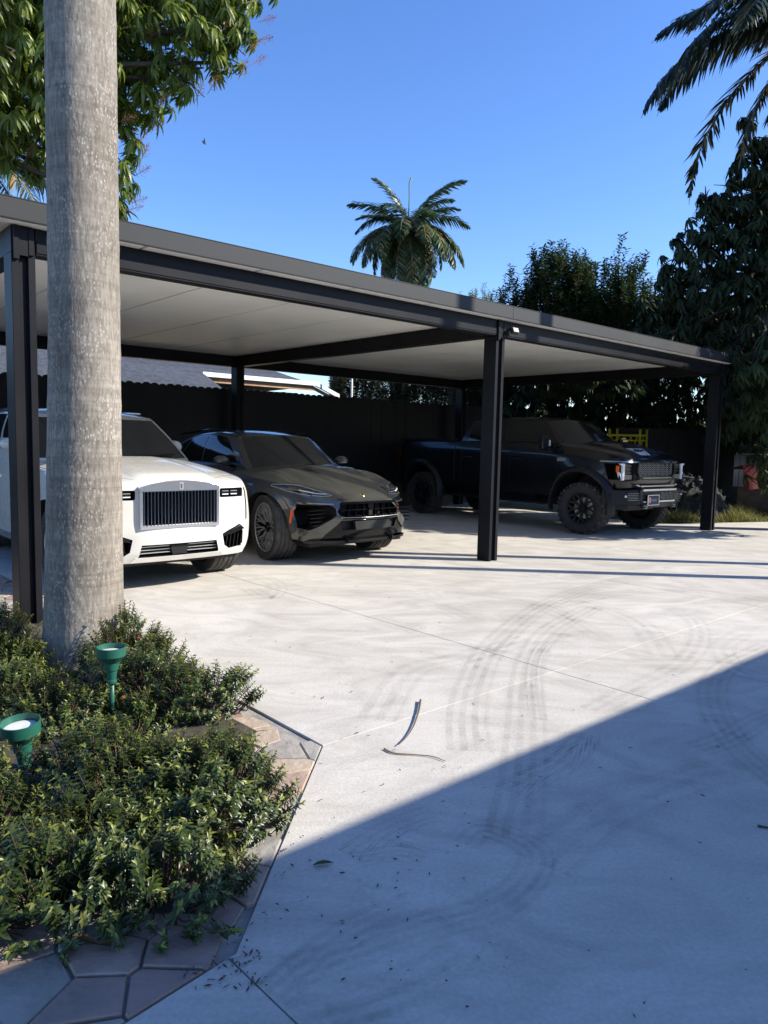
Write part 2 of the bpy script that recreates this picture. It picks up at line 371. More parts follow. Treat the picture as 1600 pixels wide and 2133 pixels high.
for x in (-L1, 0, L2):
    for y0, y1 in ((.0, .13), (D+.05, D+.19)):
        obox('beam_joint', (x+.001, x+PW-.001, y0+.003, y1, ZB+.001, ZF-.004), M_['alu'], cp, .003)
RX0, RX1, RY0, RY1 = -L1-.12, L2+PW+.06, -.125, D+.42
n = 11; pw = (RX1-RX0-.02)/n
for i in range(n):
    x0 = RX0+.01+i*pw
    obox('roof_panel', (x0+.011, x0+pw-.011, RY0+.012, RY1-.012, ZF, ZT-.012), M_['panel'], cp, .002)
for i, (x0, x1) in enumerate(((RX0, .155), (.157, RX1))):
    obox('fascia', (x0, x1, RY0-.004, RY0+.010, ZF+.004, ZT), M_['fascia'], cp, .002)
    obox('fascia', (x0, x1, RY1-.010, RY1+.004, ZF+.004, ZT), M_['fascia'], cp, .002)
    obox('drip_edge', (x0+.002, x1-.002, RY0-.012, RY0-.0045, ZF-.001, ZF+.010), M_['alu'], cp, .001)
    obox('flashing', (x0, x1, RY0-.008, RY1+.008, ZT+.001, ZT+.007), M_['fascia'], cp, 0)
for x0 in (RX0-.012, RX1+.002):
    obox('end_fascia', (x0, x0+.010, RY0-.004, RY1+.004, ZF+.004, ZT), M_['fascia'], cp, .002)
# flood lamp on the middle post
fl = empty('flood_light', M0+uu*(PW+.045)-vv*.05+Vector((0, 0, 2.93)), TH); tag(fl, 'small black flood light fixed beside the top of the middle post', 'flood light')
obox('housing', (-.035, .09, -.06, -.012, -.045, .035), M_['fence'], fl, .008, rot=(R(-20), 0, 0))
obox('lens', (-.025, .08, -.067, -.0605, -.035, .025), mat('lamp_glass', (.05, .053, .058), .4), fl, .002, rot=(R(-20), 0, 0))
obox('arm', (.01, .05, -.02, .045, .02, .04), M_['alu'], fl, .003)
# ================================================================= back fence: pickets one by one
fence = empty('picket_fence', W(-9, 6.8), TH); tag(fence, 'long dark painted wooden fence with scalloped picket tops behind the carport', 'fence')
def picket_me(wd, h, th):
    bm = bmesh.new(); pts = [(-wd/2, 0), (wd/2, 0), (wd/2, h-.045)]
    pts += [(math.cos(a)*wd/2, h-.045+math.sin(a)*.045) for a in (R(30), R(60), R(90), R(120), R(150))] + [(-wd/2, h-.045)]
    prism(bm, pts, 0, th, Matrix.Rotation(PI/2, 4, 'X')); return bm_me('picket', bm, [M_['fence']])
pk = picket_me(.1575, 2.49, .018)
for i in range(118):
    link('picket', pk, fence, loc=(i*.155, rng.uniform(-.004, .004), rng.uniform(-.012, .006)))
for z in (.4, 1.3, 2.15): obox('rail', (-.1, 18.3, .004, .045, z, z+.09), M_['fence'], fence, 0)
# right hand boundary fence
f2 = empty('board_fence', at(1290, 879, 19.2), 0); f2.location.z = 0; tag(f2, 'dark board fence across the far right behind the shaded yard', 'fence')
pk2 = picket_me(.1546, 2.02, .018)
for i in range(46): link('picket', pk2, f2, loc=(i*.155, rng.uniform(-.004, .004), rng.uniform(-.01, .01)))
obox('rail', (-.1, 7.1, .004, .045, 1.6, 1.7), M_['fence'], f2, 0)
f3 = empty('pale_fence', at(1536, 938, 18.2), 0); f3.location.z = 0; tag(f3, 'short run of pale weathered fence boards at the right edge of the yard', 'fence')
pkm = mat('pale_wood', (.34, .33, .31), .8, var=.25, bump=.3); pk3 = picket_me(.12, 1.42, .018); pk3.materials[0] = pkm
for i in range(10): link('picket', pk3, f3, loc=(i*.135, 0, rng.uniform(-.03, .03)))
# ================================================================= neighbour's house beyond the fence
nh = empty('neighbour_house', (0, 0, 0)); tag(nh, 'low neighbouring house with dark shingle roof and white gutter behind the fence', 'house')
roofm = mat('dark_shingles', (.055, .062, .075), .85, var=.35, vscale=9, bump=.5, bscale=30, objvar=.15)
wallm = mat('beige_stucco', (.50, .40, .29), .85, var=.06, bump=.2); soff = mat('orange_timber', (.42, .24, .13), .7, var=.2)
E0 = at(422, 781, 20.0); E1 = at(655, 801, 22.0); E2 = at(703, 827, 22.6)
e = (E1-E0).normalized(); e.z = 0; e.normalize(); nb = Vector((-e.y, e.x, 0))
def quadmesh(name, P, m, parent, th=.08):
    bm = bmesh.new(); vs = [bm.verts.new(p) for p in P]; f = bm.faces.new(vs); bm.normal_update()
    bmesh.ops.solidify(bm, geom=[f], thickness=th); return link(name, bm_me(name, bm), parent, m)
rise = Vector((0, 0, 1.5)); back = nb*4.4
EL = E0 - e*9; EL.z = E0.z
rows = 10      # roof in lapped shingle courses
for i in range(rows):
    s0, s1 = i/rows, (i+1)/rows+.02; up = Vector((0, 0, .006))
    P = [EL+back*s0+rise*s0+up, E1+back*s0+rise*s0-e*2.4*s0+up, E1+back*s1+rise*s1-e*2.4*s1, EL+back*s1+rise*s1]
    quadmesh('shingle_course', P, roofm, nh, .03)
quadmesh('roof', [EL+back*2, E1+back*2-e*0, E1+back+rise-e*2.4, EL+back+rise], roofm, nh)
quadmesh('roof', [E1, E1+back*2, E1+back+rise-e*2.4], roofm, nh)
def board(name, a, b, h, th, m, parent, dz=0):
    d = (b-a).normalized(); s = Vector((-d.y, d.x, 0)).normalized()*th; z = Vector((0, 0, h)); dzv = Vector((0, 0, dz))
    bm = bmesh.new(); vs = [bm.verts.new(p+dzv) for p in (a, b, b+s, a+s, a+z, b+z, b+s+z, a+s+z)]
    for f in ((0,3,2,1),(4,5,6,7),(0,1,5,4),(1,2,6,5),(2,3,7,6),(3,0,4,7)): bm.faces.new([vs[i] for i in f])
    bmesh.ops.recalc_face_normals(bm, faces=bm.faces[:]); return link(name, bm_me(name, bm), parent, m)
board('gutter', E0-e*.02, E1, .12, -.1, M_['white'], nh, -.04)
board('gutter', E1, E2, .12, -.1, M_['white'], nh, -.04)
board('soffit', E0, E1, .13, .05, soff, nh, -.18); board('soffit', E1, E2, .10, .05, soff, nh, -.16)
wa, wb = E0-e*8.8+nb*.5, E1+nb*.5-e*.3
board('wall', Vector((wa.x, wa.y, -.04)), Vector((wb.x, wb.y, -.04)), 2.95, .2, wallm, nh)
wc = wb+nb*8; board('wall', Vector((wb.x, wb.y, -.04)), Vector((wc.x, wc.y, -.04)), 2.95, .2, wallm, nh)
w2 = E2+nb*.5-e*.2; board('porch_wall', Vector((wb.x, wb.y, -.04))+e*.02, Vector((w2.x, w2.y, -.04)), 2.6, .2, wallm, nh)
# nearer wing whose roof comes down to the fence top
G1 = at(425, 779, 19.4); G2 = at(468, 812, 18.2); G0 = at(250, 742, 19.4)
quadmesh('wing_roof', [G2, G1, at(200, 722, 19.4)-e*3, at(100, 800, 17)-e*4], roofm, nh, .1)
board('ridge_trim', at(225, 738, 19.3), at(292, 747, 19.35), .09, .1, M_['white'], nh)
# small shingled outbuilding at far left
ob = empty('garden_shed', W(-8.2, 8.6), TH); tag(ob, 'grey shingled shed roof showing over the fence at far left', 'shed')
shm = mat('grey_shingles', (.30, .29, .27), .9, var=.2, vscale=8, bump=.6)
for i in range(7):
    z = 2.45+i*.12; y = .0+i*.2
    quadmesh('shingle_course', [Vector((-2.2, y, z)), Vector((2.0, y, z)), Vector((2.0, y+.24, z+.12)), Vector((-2.2, y+.24, z+.12))], shm, ob, .03)
obox('wall', (-2.0, 1.8, .2, 2.6, -.04, 2.45), wallm, ob, 0)
# ================================================================= the house behind the camera whose eave throws the big shadow
S0 = gz(560, 1785); S1 = gz(1600, 1355); sh_d = (S1-S0).normalized()
EH = 3.0; kx = EH/math.tan(SUN_EL); Ev = S0 + Vector((sd_.x, sd_.y, 0)).normalized()*kx; Ev.z = 0
hs = empty('house', Ev, math.atan2(sh_d.y, sh_d.x)); tag(hs, 'cream house whose eave shades the driveway in the foreground', 'house')
cream = mat('cream_stucco', (.55, .52, .46), .85, var=.05, bump=.2)
obox('wall', (-3.5, 14, -7, -.75, -.04, EH-.12), cream, hs, 0)
obox('eave_fascia', (-4.2, 14.7, -.02, .0, EH-.18, EH), M_['white'], hs, 0)
bm = bmesh.new(); prism(bm, [(-8, EH-.02), (-.001, EH-.02), (-.03, EH), (-4, EH+1.5), (-8, EH)], -4.2, 14.7, Matrix(((0, 0, 1, 0), (1, 0, 0, 0), (0, 1, 0, 0), (0, 0, 0, 1))))
bmesh.ops.recalc_face_normals(bm, faces=bm.faces[:]); link('roof', bm_me('roof', bm), hs, roofm)
for x in (-2, 1.6, 9): obox('window', (x, x+1.6, -.748, -.70, .9, 2.2), mat('window_glass', (.03, .035, .04), .08), hs, .01)
obox('reflection_garage_door', (4, 8.4, -.748, -.71, .0, 2.2), M_['white'], hs, .01)  # unseen garage door, added for reflections
# ================================================================= vehicles
def sp(xs, ys):
    xs = np.array(xs, float); ys = np.array(ys, float); h = np.diff(xs); d = np.diff(ys)/h
    m = np.zeros(len(xs)); m[1:-1] = np.where(d[:-1]*d[1:] > 0, 2*d[:-1]*d[1:]/(d[:-1]+d[1:]+1e-12), 0); m[0] = d[0]; m[-1] = d[-1]
    def f(x):
        i = int(np.clip(np.searchsorted(xs, x)-1, 0, len(h)-1)); t = np.clip((x-xs[i])/h[i], 0, 1)
        return float((2*t**3-3*t**2+1)*ys[i] + (t**3-2*t**2+t)*h[i]*m[i] + (-2*t**3+3*t**2)*ys[i+1] + (t**3-t**2)*h[i]*m[i+1])
    return f
class Surf:
    """right half of a car shell: perimeter q (front -> side -> rear) by level k, plus the top sheet; mirrored"""
    def __init__(s, pt, top, n1=18, n2=70, n3=10, nk=14, bottom=True, zero=None):
        q = [(math.sin(PI/2*i/n1), 0.) for i in range(n1)] + [(1., (j/n2)**1.25) for j in range(n2)] + [(math.cos(PI/2*i/n3), 1.) for i in range(n3+1)]
        V = []; F = []
        ks = [i/(nk-1) for i in range(nk)]
        for (xn, t) in q:
            for k in ks: V.append(pt(xn, t, k))
        nq = len(q)
        for i in range(nq-1):
            for j in range(nk-1): a = i*nk+j; F.append((a, a+nk, a+nk+1, a+1))
        def sheet(fn):
            b = len(V); xs = [math.sin(PI/2*i/n1) for i in range(n1+1)]; ts = [(j/n2)**1.25 for j in range(n2)]+[1.]
            for t in ts:
                for xn in xs: V.append(fn(xn, t))
            m = len(xs)
            for j in range(len(ts)-1):
                for i in range(m-1): a = b+j*m+i; F.append((a, a+1, a+m+1, a+m))
        # side corner samples must match: q uses the same xn and t samples
        sheet(top)
        if bottom: sheet(lambda xn, t: pt(xn, t, 0))
        V = np.array(V); n = len(V); V2 = V*[-1, 1, 1]; F = np.array(F)
        V = np.vstack([V, V2]); F = np.vstack([F, F[:, ::-1]+n])
        bm = bmesh.new(); vs = [bm.verts.new(v) for v in V]
        for f in F:
            try: bm.faces.new([vs[i] for i in f])
            except ValueError: pass
        bmesh.ops.remove_doubles(bm, verts=bm.verts[:], dist=3e-4)
        bmesh.ops.dissolve_degenerate(bm, dist=1e-5, edges=bm.edges[:])
        bmesh.ops.recalc_face_normals(bm, faces=bm.faces[:]); s.bm = bm
        s.bvh = BVHTree.FromBMesh(bm)
AX = {'y': (Vector((0, 1, 0)), lambda a, b: Vector((a, -4, b))), 'z': (Vector((0, 0, -1)), lambda a, b: Vector((a, b, 4))),
      'x': (Vector((1, 0, 0)), lambda a, b: Vector((-4, a, b))), 'X': (Vector((-1, 0, 0)), lambda a, b: Vector((4, a, b)))}
def hit(bvh, axis, a, b):
    d, of = AX[axis]; o = of(a, b); r = bvh.ray_cast(o, d)
    if r[0] is None:
        n = bvh.find_nearest(o + d*4.2); return n[0], d
    return r[0], d
def drape(bvh, poly, axis, off, th, name, m, parent, grid=.05, mirror=False, bev=0):
    """a panel cut to the outline poly (two coordinates seen along axis) and laid over the shell, th thick, standing off proud"""
    out = []
    for sgn in ((1, -1) if mirror else (1,)):
        P = [((a*sgn, b) if axis in 'yz' else (a, b)) for a, b in poly]
        ax = axis if axis in 'yz' or sgn == 1 else 'X'
        bm = bmesh.new(); vs = [bm.verts.new((a, b, 0)) for a, b in P]; bm.faces.new(vs)
        for i in (0, 1):
            lo = min(p[i] for p in P); hi_ = max(p[i] for p in P); x = lo+grid
            while x < hi_-grid*.3:
                co = [0, 0, 0]; co[i] = x; no = [0, 0, 0]; no[i] = 1
                bmesh.ops.bisect_plane(bm, geom=bm.verts[:]+bm.edges[:]+bm.faces[:], plane_co=co, plane_no=no); x += grid
        for v in bm.verts:
            h, d = hit(bvh, ax, v.co.x, v.co.y); v.co = h - d*off
        r = bmesh.ops.extrude_face_region(bm, geom=bm.faces[:])
        _, d = hit(bvh, ax, *P[0])
        for g in r['geom']:
            if isinstance(g, bmesh.types.BMVert): g.co = g.co + d*th
        bmesh.ops.recalc_face_normals(bm, faces=bm.faces[:])
        out.append(link(name, bm_me(name, bm, sm=40), parent, m))
    return out
def seam(bvh, pts, axis, wd, off, name, m, parent, mirror=False, n=6, closed=False):
    for sgn in ((1, -1) if mirror else (1,)):
        P = [((a*sgn, b) if axis in 'yz' else (a, b)) for a, b in pts]; ax = axis if axis in 'yz' or sgn == 1 else 'X'
        if closed: P.append(P[0])
        Q = []
        for (a, b), (c, d_) in zip(P, P[1:]):
            for k in range(n): Q.append((a+(c-a)*k/n, b+(d_-b)*k/n))
        Q.append(P[-1]); W3 = []
        for a, b in Q:
            h, d = hit(bvh, ax, a, b); W3.append(h - d*off)
        bm = bmesh.new(); tube(bm, W3, wd/2, 5); link(name, bm_me(name, bm), parent, m)
def cutters(polys, arches, bvh):
    bm = bmesh.new()
    for poly, depth, mirror in polys:
        for sgn in ((1, -1) if mirror else (1,)):
            P = [(a*sgn, b) for a, b in poly]; c = (sum(p[0] for p in P)/len(P), sum(p[1] for p in P)/len(P))
            ys = [hit(bvh, 'y', *p)[0].y for p in P+[c]]; y1 = max(ys)+depth
            prism(bm, P, -.6, y1, Matrix(((1, 0, 0, 0), (0, 0, 1, 0), (0, 1, 0, 0), (0, 0, 0, 1))), mi=1)
    for y, z, r, x0 in arches:
        for sgn in (1, -1):
            n = 40; P = [(y+r*math.cos(2*PI*k/n), z+r*math.sin(2*PI*k/n)) for k in range(n)]
            P = [(a, max(b, z-.0) if b < z else b) for a, b in P]; P2 = [p for p in P if p[1] > z-.001]
            P2 = [(y+r, z-.5), ] + [(y+r*math.cos(PI*k/24), z+r*math.sin(PI*k/24)) for k in range(25)] + [(y-r, z-.5)]
            prism(bm, P2, x0*sgn, 1.5*sgn, Matrix(((0, 0, 1, 0), (1, 0, 0, 0), (0, 1, 0, 0), (0, 0, 0, 1))), mi=1)
    bmesh.ops.recalc_face_normals(bm, faces=bm.faces[:]); return bm
def carve(name, shell, cbm, mats, parent):
    me = bm_me(name, shell.bm.copy(), mats); cm = bm_me('cutter', cbm, mats)
    a = bpy.data.objects.new('tmp_a', me); b = bpy.data.objects.new('tmp_b', cm); C.objects.link(a); C.objects.link(b)
    md = a.modifiers.new('b', 'BOOLEAN'); md.operation = 'DIFFERENCE'; md.solver = 'EXACT'; md.object = b; md.use_self = True
    dg = bpy.context.evaluated_depsgraph_get(); dg.update()
    out = bpy.data.meshes.new_from_object(a.evaluated_get(dg)); out.name = name
    bpy.data.objects.remove(a); bpy.data.objects.remove(b); smooth(out, 32)
    return link(name, out, parent)
# ---- materials
P = M_
P['wpaint'] = mat('white_car_paint', (.58, .56, .51), .28, coat=.8, var=.02)
P['gpaint'] = mat('grey_green_car_paint', (.048, .050, .043), .32, metal=.35, coat=1.0, spec=.6)
P['kpaint'] = mat('black_car_paint', (.004, .0045, .006), .3, metal=.0, coat=.45, spec=.35)
P['dark'] = mat('black_cavity', (.006, .006, .007), .6)
P['gloss'] = mat('gloss_black', (.004, .004, .005), .14, spec=.28)
P['satin'] = mat('satin_black', (.010, .010, .011), .45, spec=.35)
P['chrome'] = mat('chrome', (.88, .88, .87), .14, metal=.88)
P['slat'] = mat('dark_chrome', (.55, .56, .57), .12, metal=1)
P['steel'] = mat('brushed_steel', (.56, .56, .55), .34, metal=.75)
P['glass'] = mat('tinted_glass', (.010, .012, .012), .05, spec=.6)
P['dustglass'] = mat('dusty_tinted_glass', (.022, .023, .022), .13, spec=.5, var=.12, vscale=1.2)
P['rubber'] = mat('tyre_rubber', (.022, .021, .020), .75, var=.35, vscale=9, bump=.2)
P['dustrubber'] = mat('dusty_tyre_rubber', (.06, .056, .05), .85, var=.35, vscale=14)
P['orange'] = mat('orange_lens', (.85, .13, .03), .25)
P['lamp'] = mat('clear_lamp', (.72, .74, .76), .12, spec=.7)
P['gold'] = mat('gold_badge', (.75, .48, .18), .25, metal=.8)
P['bronze'] = mat('satin_grey_trim', (.42, .42, .40), .32, metal=.7)
P['flare'] = mat('satin_arch_flare', (.014, .015, .018), .42, spec=.3)
# ---- wheels: axis along x, outer face towards -x, built at the origin
def wheel_meshes(Rt, Wd, Rr, style):
    hw = Wd/2; n = 72; bm = bmesh.new()
    if style == 'truck':
        prof = [(-hw*.74, Rr-.005), (-hw*.92, Rr+.03), (-hw*1.02, (Rr+Rt)/2), (-hw*.96, Rt-.045), (-hw*.80, Rt-.016), (hw*.80, Rt-.016), (hw*.96, Rt-.045), (hw*1.02, (Rr+Rt)/2), (hw*.92, Rr+.03), (hw*.74, Rr-.005)]
    else:
        prof = [(-hw*.86, Rr-.004), (-hw*.98, Rr+.015), (-hw*1.03, (Rr+Rt)/2), (-hw*.98, Rt-.022), (-hw*.86, Rt-.006)]
        xs = [-.60, -.22, .22, .60]
        for x in xs: prof += [(hw*(x-.06), Rt), (hw*(x-.055), Rt-.010), (hw*(x+.055), Rt-.010), (hw*(x+.06), Rt)]
        prof += [(hw*.86, Rt-.006), (hw*.98, Rt-.022), (hw*1.03, (Rr+Rt)/2), (hw*.98, Rr+.015), (hw*.86, Rr-.004)]
    lathe(bm, prof, n, 'x', closed=True)
    for f in bm.faces:
        c = f.calc_center_median(); rr = math.hypot(c.y, c.z)
        f.material_index = 1 if (rr > Rt-.03 and abs(c.x) < hw*.98) else 0
    if style == 'truck':       # knobby tread: shoulder lugs and staggered centre blocks
        N = 34
        for k in range(N):
            for row, (x0, x1, sh) in enumerate(((-1.0, -.62, 0), (-.55, -.2, .5), (-.15, .15, 0), (.2, .55, .5), (.62, 1.0, 0))):
                a = 2*PI*(k+sh)/N; Mx = Matrix.Rotation(a, 4, 'X'); wv = PI*Rt/N*(.60 if row in (0, 4) else .66)
                lo = Rt-.045 if row in (0, 4) and k % 2 == 0 else Rt-.02
                box(bm, hw*x0, hw*x1, -wv, wv, lo, Rt+(-.006 if row in (0, 4) else .0), Mx @ Matrix.Rotation(.25*(1 if row % 2 else -1), 4, 'Z'), 1)
    else:
        N = 60                 # sipes on the shoulders
        for k in range(N):
            Mx = Matrix.Rotation(2*PI*k/N, 4, 'X')
            for x0, x1 in ((-1.0, -.70), (.70, 1.0), (-.52, -.30), (.30, .52)):
                box(bm, hw*x0, hw*x1, -PI*Rt/N*.78, PI*Rt/N*.78, Rt-.022 if abs(x0) > .6 and abs(x1) > .6 else Rt-.004, Rt+.0015-(.004 if abs(x0+x1) > 1.2 else 0), Mx, 1)
    bmesh.ops.recalc_face_normals(bm, faces=bm.faces[:])
    tyre = bm_me('tyre', bm, [P['rubber'], P['dustrubber']], 30)
    bm = bmesh.new()           # rim: lip, barrel, disc behind, spokes, hub
    ring = P['steel'] if style == 'sport' else (P['satin'] if style == 'truck' else P['steel'])
    lathe(bm, [(-hw*.80, Rr), (-hw*.90, Rr+.004), (-hw*.92, Rr-.004), (-hw*.88, Rr-.014), (-hw*.70, Rr-.022), (hw*.5, Rr-.045), (hw*.5, .04)], 64, 'x', mi=0)
    for f in bm.faces:
        if f.calc_center_median().x > -hw*.80: f.material_index = 1
    rim = bm_me('rim', bm, [ring, P['dark']], 30)
    bm = bmesh.new(); x0 = -hw*.62
    def spoke(a0, r0, a1, r1, w0, w1, xa, xb, th, mi=0):
        p0 = Vector((xa, r0*math.sin(a0), r0*math.cos(a0))); p1 = Vector((xb, r1*math.sin(a1), r1*math.cos(a1)))
        d = (p1-p0).normalized(); s = d.cross(Vector((1, 0, 0))).normalized(); X = Vector((th, 0, 0))
        vs = [bm.verts.new(v) for v in (p0-s*w0, p0+s*w0, p1+s*w1, p1-s*w1, p0-s*w0+X, p0+s*w0+X, p1+s*w1+X, p1-s*w1+X)]
        for f in ((0,1,2,3),(7,6,5,4),(0,4,5,1),(1,5,6,2),(2,6,7,3),(3,7,4,0)): fc = bm.faces.new([vs[i] for i in f]); fc.material_index = mi
    if style == 'sport':
        for k in range(10):
            a = 2*PI*k/10
            for s in (-1, 1):
                spoke(a+s*.06, .055, a+s*.10, Rr-.012, .0085, .006, x0+.01, -hw*.86, .03, 0)
                spoke(a+s*.09, Rr*.62, a+s*.27, Rr-.012, .006, .005, -hw*.78, -hw*.86, .025, 0)
            spoke(a+PI/10, .05, a+PI/10, Rr-.02, .010, .006, x0+.035, -hw*.7, .02, 1)
    elif style == 'truck':
        for k in range(8):
            a = 2*PI*k/8
            spoke(a, .06, a, Rr*.60, .024, .022, x0+.01, x0-.03, .04, 1)
            for s in (-1, 1): spoke(a, Rr*.55, a+s*.24, Rr-.012, .018, .015, x0-.03, -hw*.84, .035, 1)
            spoke(a, Rr*.60, a, Rr*.60+.03, .012, .010, x0-.035, x0-.037, .01, 0)
    else:
        for k in range(7):
            a = 2*PI*k/7
            for s in (-1, 1): spoke(a+s*.12, .05, a+s*.18, Rr-.012, .016, .013, x0+.01, -hw*.84, .03, 0)
    lathe(bm, [(x0-.02, .0001), (x0-.02, .032), (x0-.008, .038), (x0+.0, .062), (x0+.05, .07)], 24, 'x', mi=0 if style != 'sport' else 1)
    for k in range(6 if style == 'truck' else 5):
        a = 2*PI*k/(6 if style == 'truck' else 5); box(bm, x0-.012, x0+.01, -.010, .010, .048, .066, Matrix.Rotation(a, 4, 'X'), 1)
    bmesh.ops.recalc_face_normals(bm, faces=bm.faces[:])
    sp_ = bm_me('spokes', bm, [P['alu'] if style == 'truck' else P['steel'], P['satin'] if style == 'truck' else P['gloss']])
    return tyre, rim, sp_
def put_wheels(car, ws, style, Rt, Wd, Rr, hx, steer=0):
    ty, ri, spk = wheel_meshes(Rt, Wd, Rr, style)
    for (y, z) in ws:
        for s in (-1, 1):
            rz = (0 if s == -1 else PI) + (steer if y < 2 else 0)
            wl = link('wheel', ri, car, loc=(s*hx, y, z), rot=(rng.uniform(0, 0), 0, rz))
            rx = rng.uniform(0, 1)
            link('tyre', ty, wl); link('spokes', spk, wl, rot=(rx, 0, 0))
            bm = bmesh.new(); lathe(bm, [(-.01, .06), (-.01, Rr*.72), (.015, Rr*.72), (.015, .06)], 40, 'x'); link('brake_disc', bm_me('brake_disc', bm, sm=30), wl, P['steel'])
def cabin(par, name, paint, car, glass, wins, wsk=(.06, .95), nodrop=False):
    """par: base/roof functions; returns shell"""
    def pt(xn, t, k):
        bx, by, bz = par['base'](xn, t); rx, ry, rz = par['roof'](xn, t)
        bul = par.get('bulge', .03)*math.sin(PI*k); e = .5*(1-math.cos(PI*min(1, k*1.0)))*0 + k
        x = bx+(rx-bx)*e; y = by+(ry-by)*e; z = bz+(rz-bz)*k
        x += xn**3*bul*(1 if t > 0 else .6); y += -bul*.8*(1-xn**6) if t == 0 else (bul*.8*(1-xn**6) if t == 1 else 0)
        # soften the roof edge
        if k > .9: s = (k-.9)/.1; x -= xn*.012*s*s
        return (x, y, z)
    def top(xn, t):
        x, y, z = pt(xn, t, 1); return (x, y, z + par['dome']*(1-xn**2.4)*(math.sin(PI*min(max(t, .0), 1))**.5 if 0 < t < 1 else 0))
    s = Surf(pt, top, 16, 50, 12, 12)
    me = bm_me(name, s.bm.copy(), [paint], 40); link(name, me, car)
    def patch(nm, q0, q1, k0, k1, side, m, off=.004, nq=14, nk=8, kfun=None):
        # q in [0,1] front (xn), [1,2] side (t), [2,3] rear
        for sg in ((1, -1) if side == 's' else (1,)):
            V = []; 
            rng_q = np.linspace(q0, q1, nq)
            def cc(q, k):
                if side == 'f': return pt(abs(q), 0, k)[0]*(1 if q >= 0 else -1), pt(abs(q), 0, k)[1], pt(abs(q), 0, k)[2]
                if side == 'r': return pt(abs(q), 1, k)[0]*(1 if q >= 0 else -1), pt(abs(q), 1, k)[1], pt(abs(q), 1, k)[2]
                a = pt(1, q, k); return (a[0]*sg, a[1], a[2])
            for q in rng_q:
                ka, kb = (k0, k1) if kfun is None else kfun(q)
                for k in np.linspace(ka, kb, nk):
                    p = Vector(cc(q, k)); e1 = Vector(cc(q+.004, k))-Vector(cc(q-.004, k)); e2 = Vector(cc(q, k+.004))-Vector(cc(q, k-.004))
                    nn = e1.cross(e2).normalized(); ctr = Vector((0, 2.5, 1.2))
                    if nn.dot(p-ctr) < 0: nn = -nn
                    V.append(p+nn*off)
            F = [(i*nk+j, (i+1)*nk+j, (i+1)*nk+j+1, i*nk+j+1) for i in range(nq-1) for j in range(nk-1)]
            bm = bmesh.new(); vs = [bm.verts.new(v) for v in V]
            for f in F: bm.faces.new([vs[i] for i in f])
            bmesh.ops.recalc_face_normals(bm, faces=bm.faces[:]); bmesh.ops.solidify(bm, geom=bm.faces[:], thickness=.004)
            link(nm, bm_me(nm, bm, sm=30), car, m)
    for wdef in wins: patch(**wdef)
    return s, pt
def text_ob(txt, size, name, m, parent, M, ext=.002):
    cu = bpy.data.curves.new('t', 'FONT'); cu.body = txt; cu.size = size; cu.extrude = ext; cu.align_x = 'CENTER'; cu.align_y = 'CENTER'
    t = bpy.data.objects.new('t', cu); C.objects.link(t); dg = bpy.context.evaluated_depsgraph_get()
    me = bpy.data.meshes.new_from_object(t.evaluated_get(dg)); bpy.data.objects.remove(t); me.name = name; me.materials.clear(); me.materials.append(m)
    o = link(name, me, parent); o.matrix_local = M; return o
FRONT = Matrix(((1, 0, 0, 0), (0, 0, 1, 0), (0, 1, 0, 0), (0, 0, 0, 1)))      # (x, z, depth)
def yfront(bvh, x, z): return hit(bvh, 'y', x, z)[0].y
def bar(bm, x0, z0, x1, z1, wd, y0, y1, mi=0):
    """a straight bar in the car's front plane between two (x,z) points, y0..y1 deep"""
    d = Vector((x1-x0, z1-z0)).normalized(); n = Vector((-d.y, d.x))*wd/2
    prism(bm, [(x0-n.x, z0-n.y), (x1-n.x, z1-n.y), (x1+n.x, z1+n.y), (x0+n.x, z0+n.y)], y0, y1, FRONT, mi)
def one(name, fn, m, parent, sm=None):
    bm = bmesh.new(); fn(bm); bmesh.ops.recalc_face_normals(bm, faces=bm.faces[:]); return link(name, bm_me(name, bm, sm=sm), parent, m)
def shellpar(L, W0, Wm, tau, bow, cr, pw, zs, zc, zb, sidef, frontf, rear=.12, crown=2.2, ridge=None):
    def Wt(t):
        y = t*L; w_ = Wm-(Wm-W0)*math.exp(-y/tau)
        return w_ - max(0, (t-.93)/.07)**2*.10
    def base(xn, t):
        yf = bow*xn**2 + cr*(1-(1-min(1, xn)**pw)**(1/pw)); yr = L - rear*(xn**2) - .15*(1-(1-xn**5)**.2)
        return xn*Wt(t), yf + t*(yr-yf)
    def pt(xn, t, k):
        x, y = base(xn, t); zt = zs(y); zbb = zb(y); 
        if t == 0: zt = zs(y) + (zc(y)-zs(y))*(1-xn**crown)
        z = zbb+k*(zt-zbb)
        fy = frontf(z, xn)*(1-t)**14; x2 = x + xn**3*sidef(k, y)
        if t >= .999: fy = -(.05*math.sin(PI*k))*-1
        return (x2, y+fy, z)
    def top(xn, t):
        x, y = base(xn, t); z1 = pt(1, t, 1)
        z = zs(y) + (zc(y)-zs(y))*(1-xn**crown)
        if ridge: z += ridge(x, y)*(1-xn**8)*(1 if 0 < t < 1 else 0)
        p = pt(xn, t, 1) if t in (0., 1.) else None
        if p: return p
        return (x + xn**3*sidef(1, y), y + frontf(z, xn)*(1-t)**14, z)
    return pt, top
def sstep(a, b, x): t = min(1, max(0, (x-a)/(b-a))); return t*t*(3-2*t)

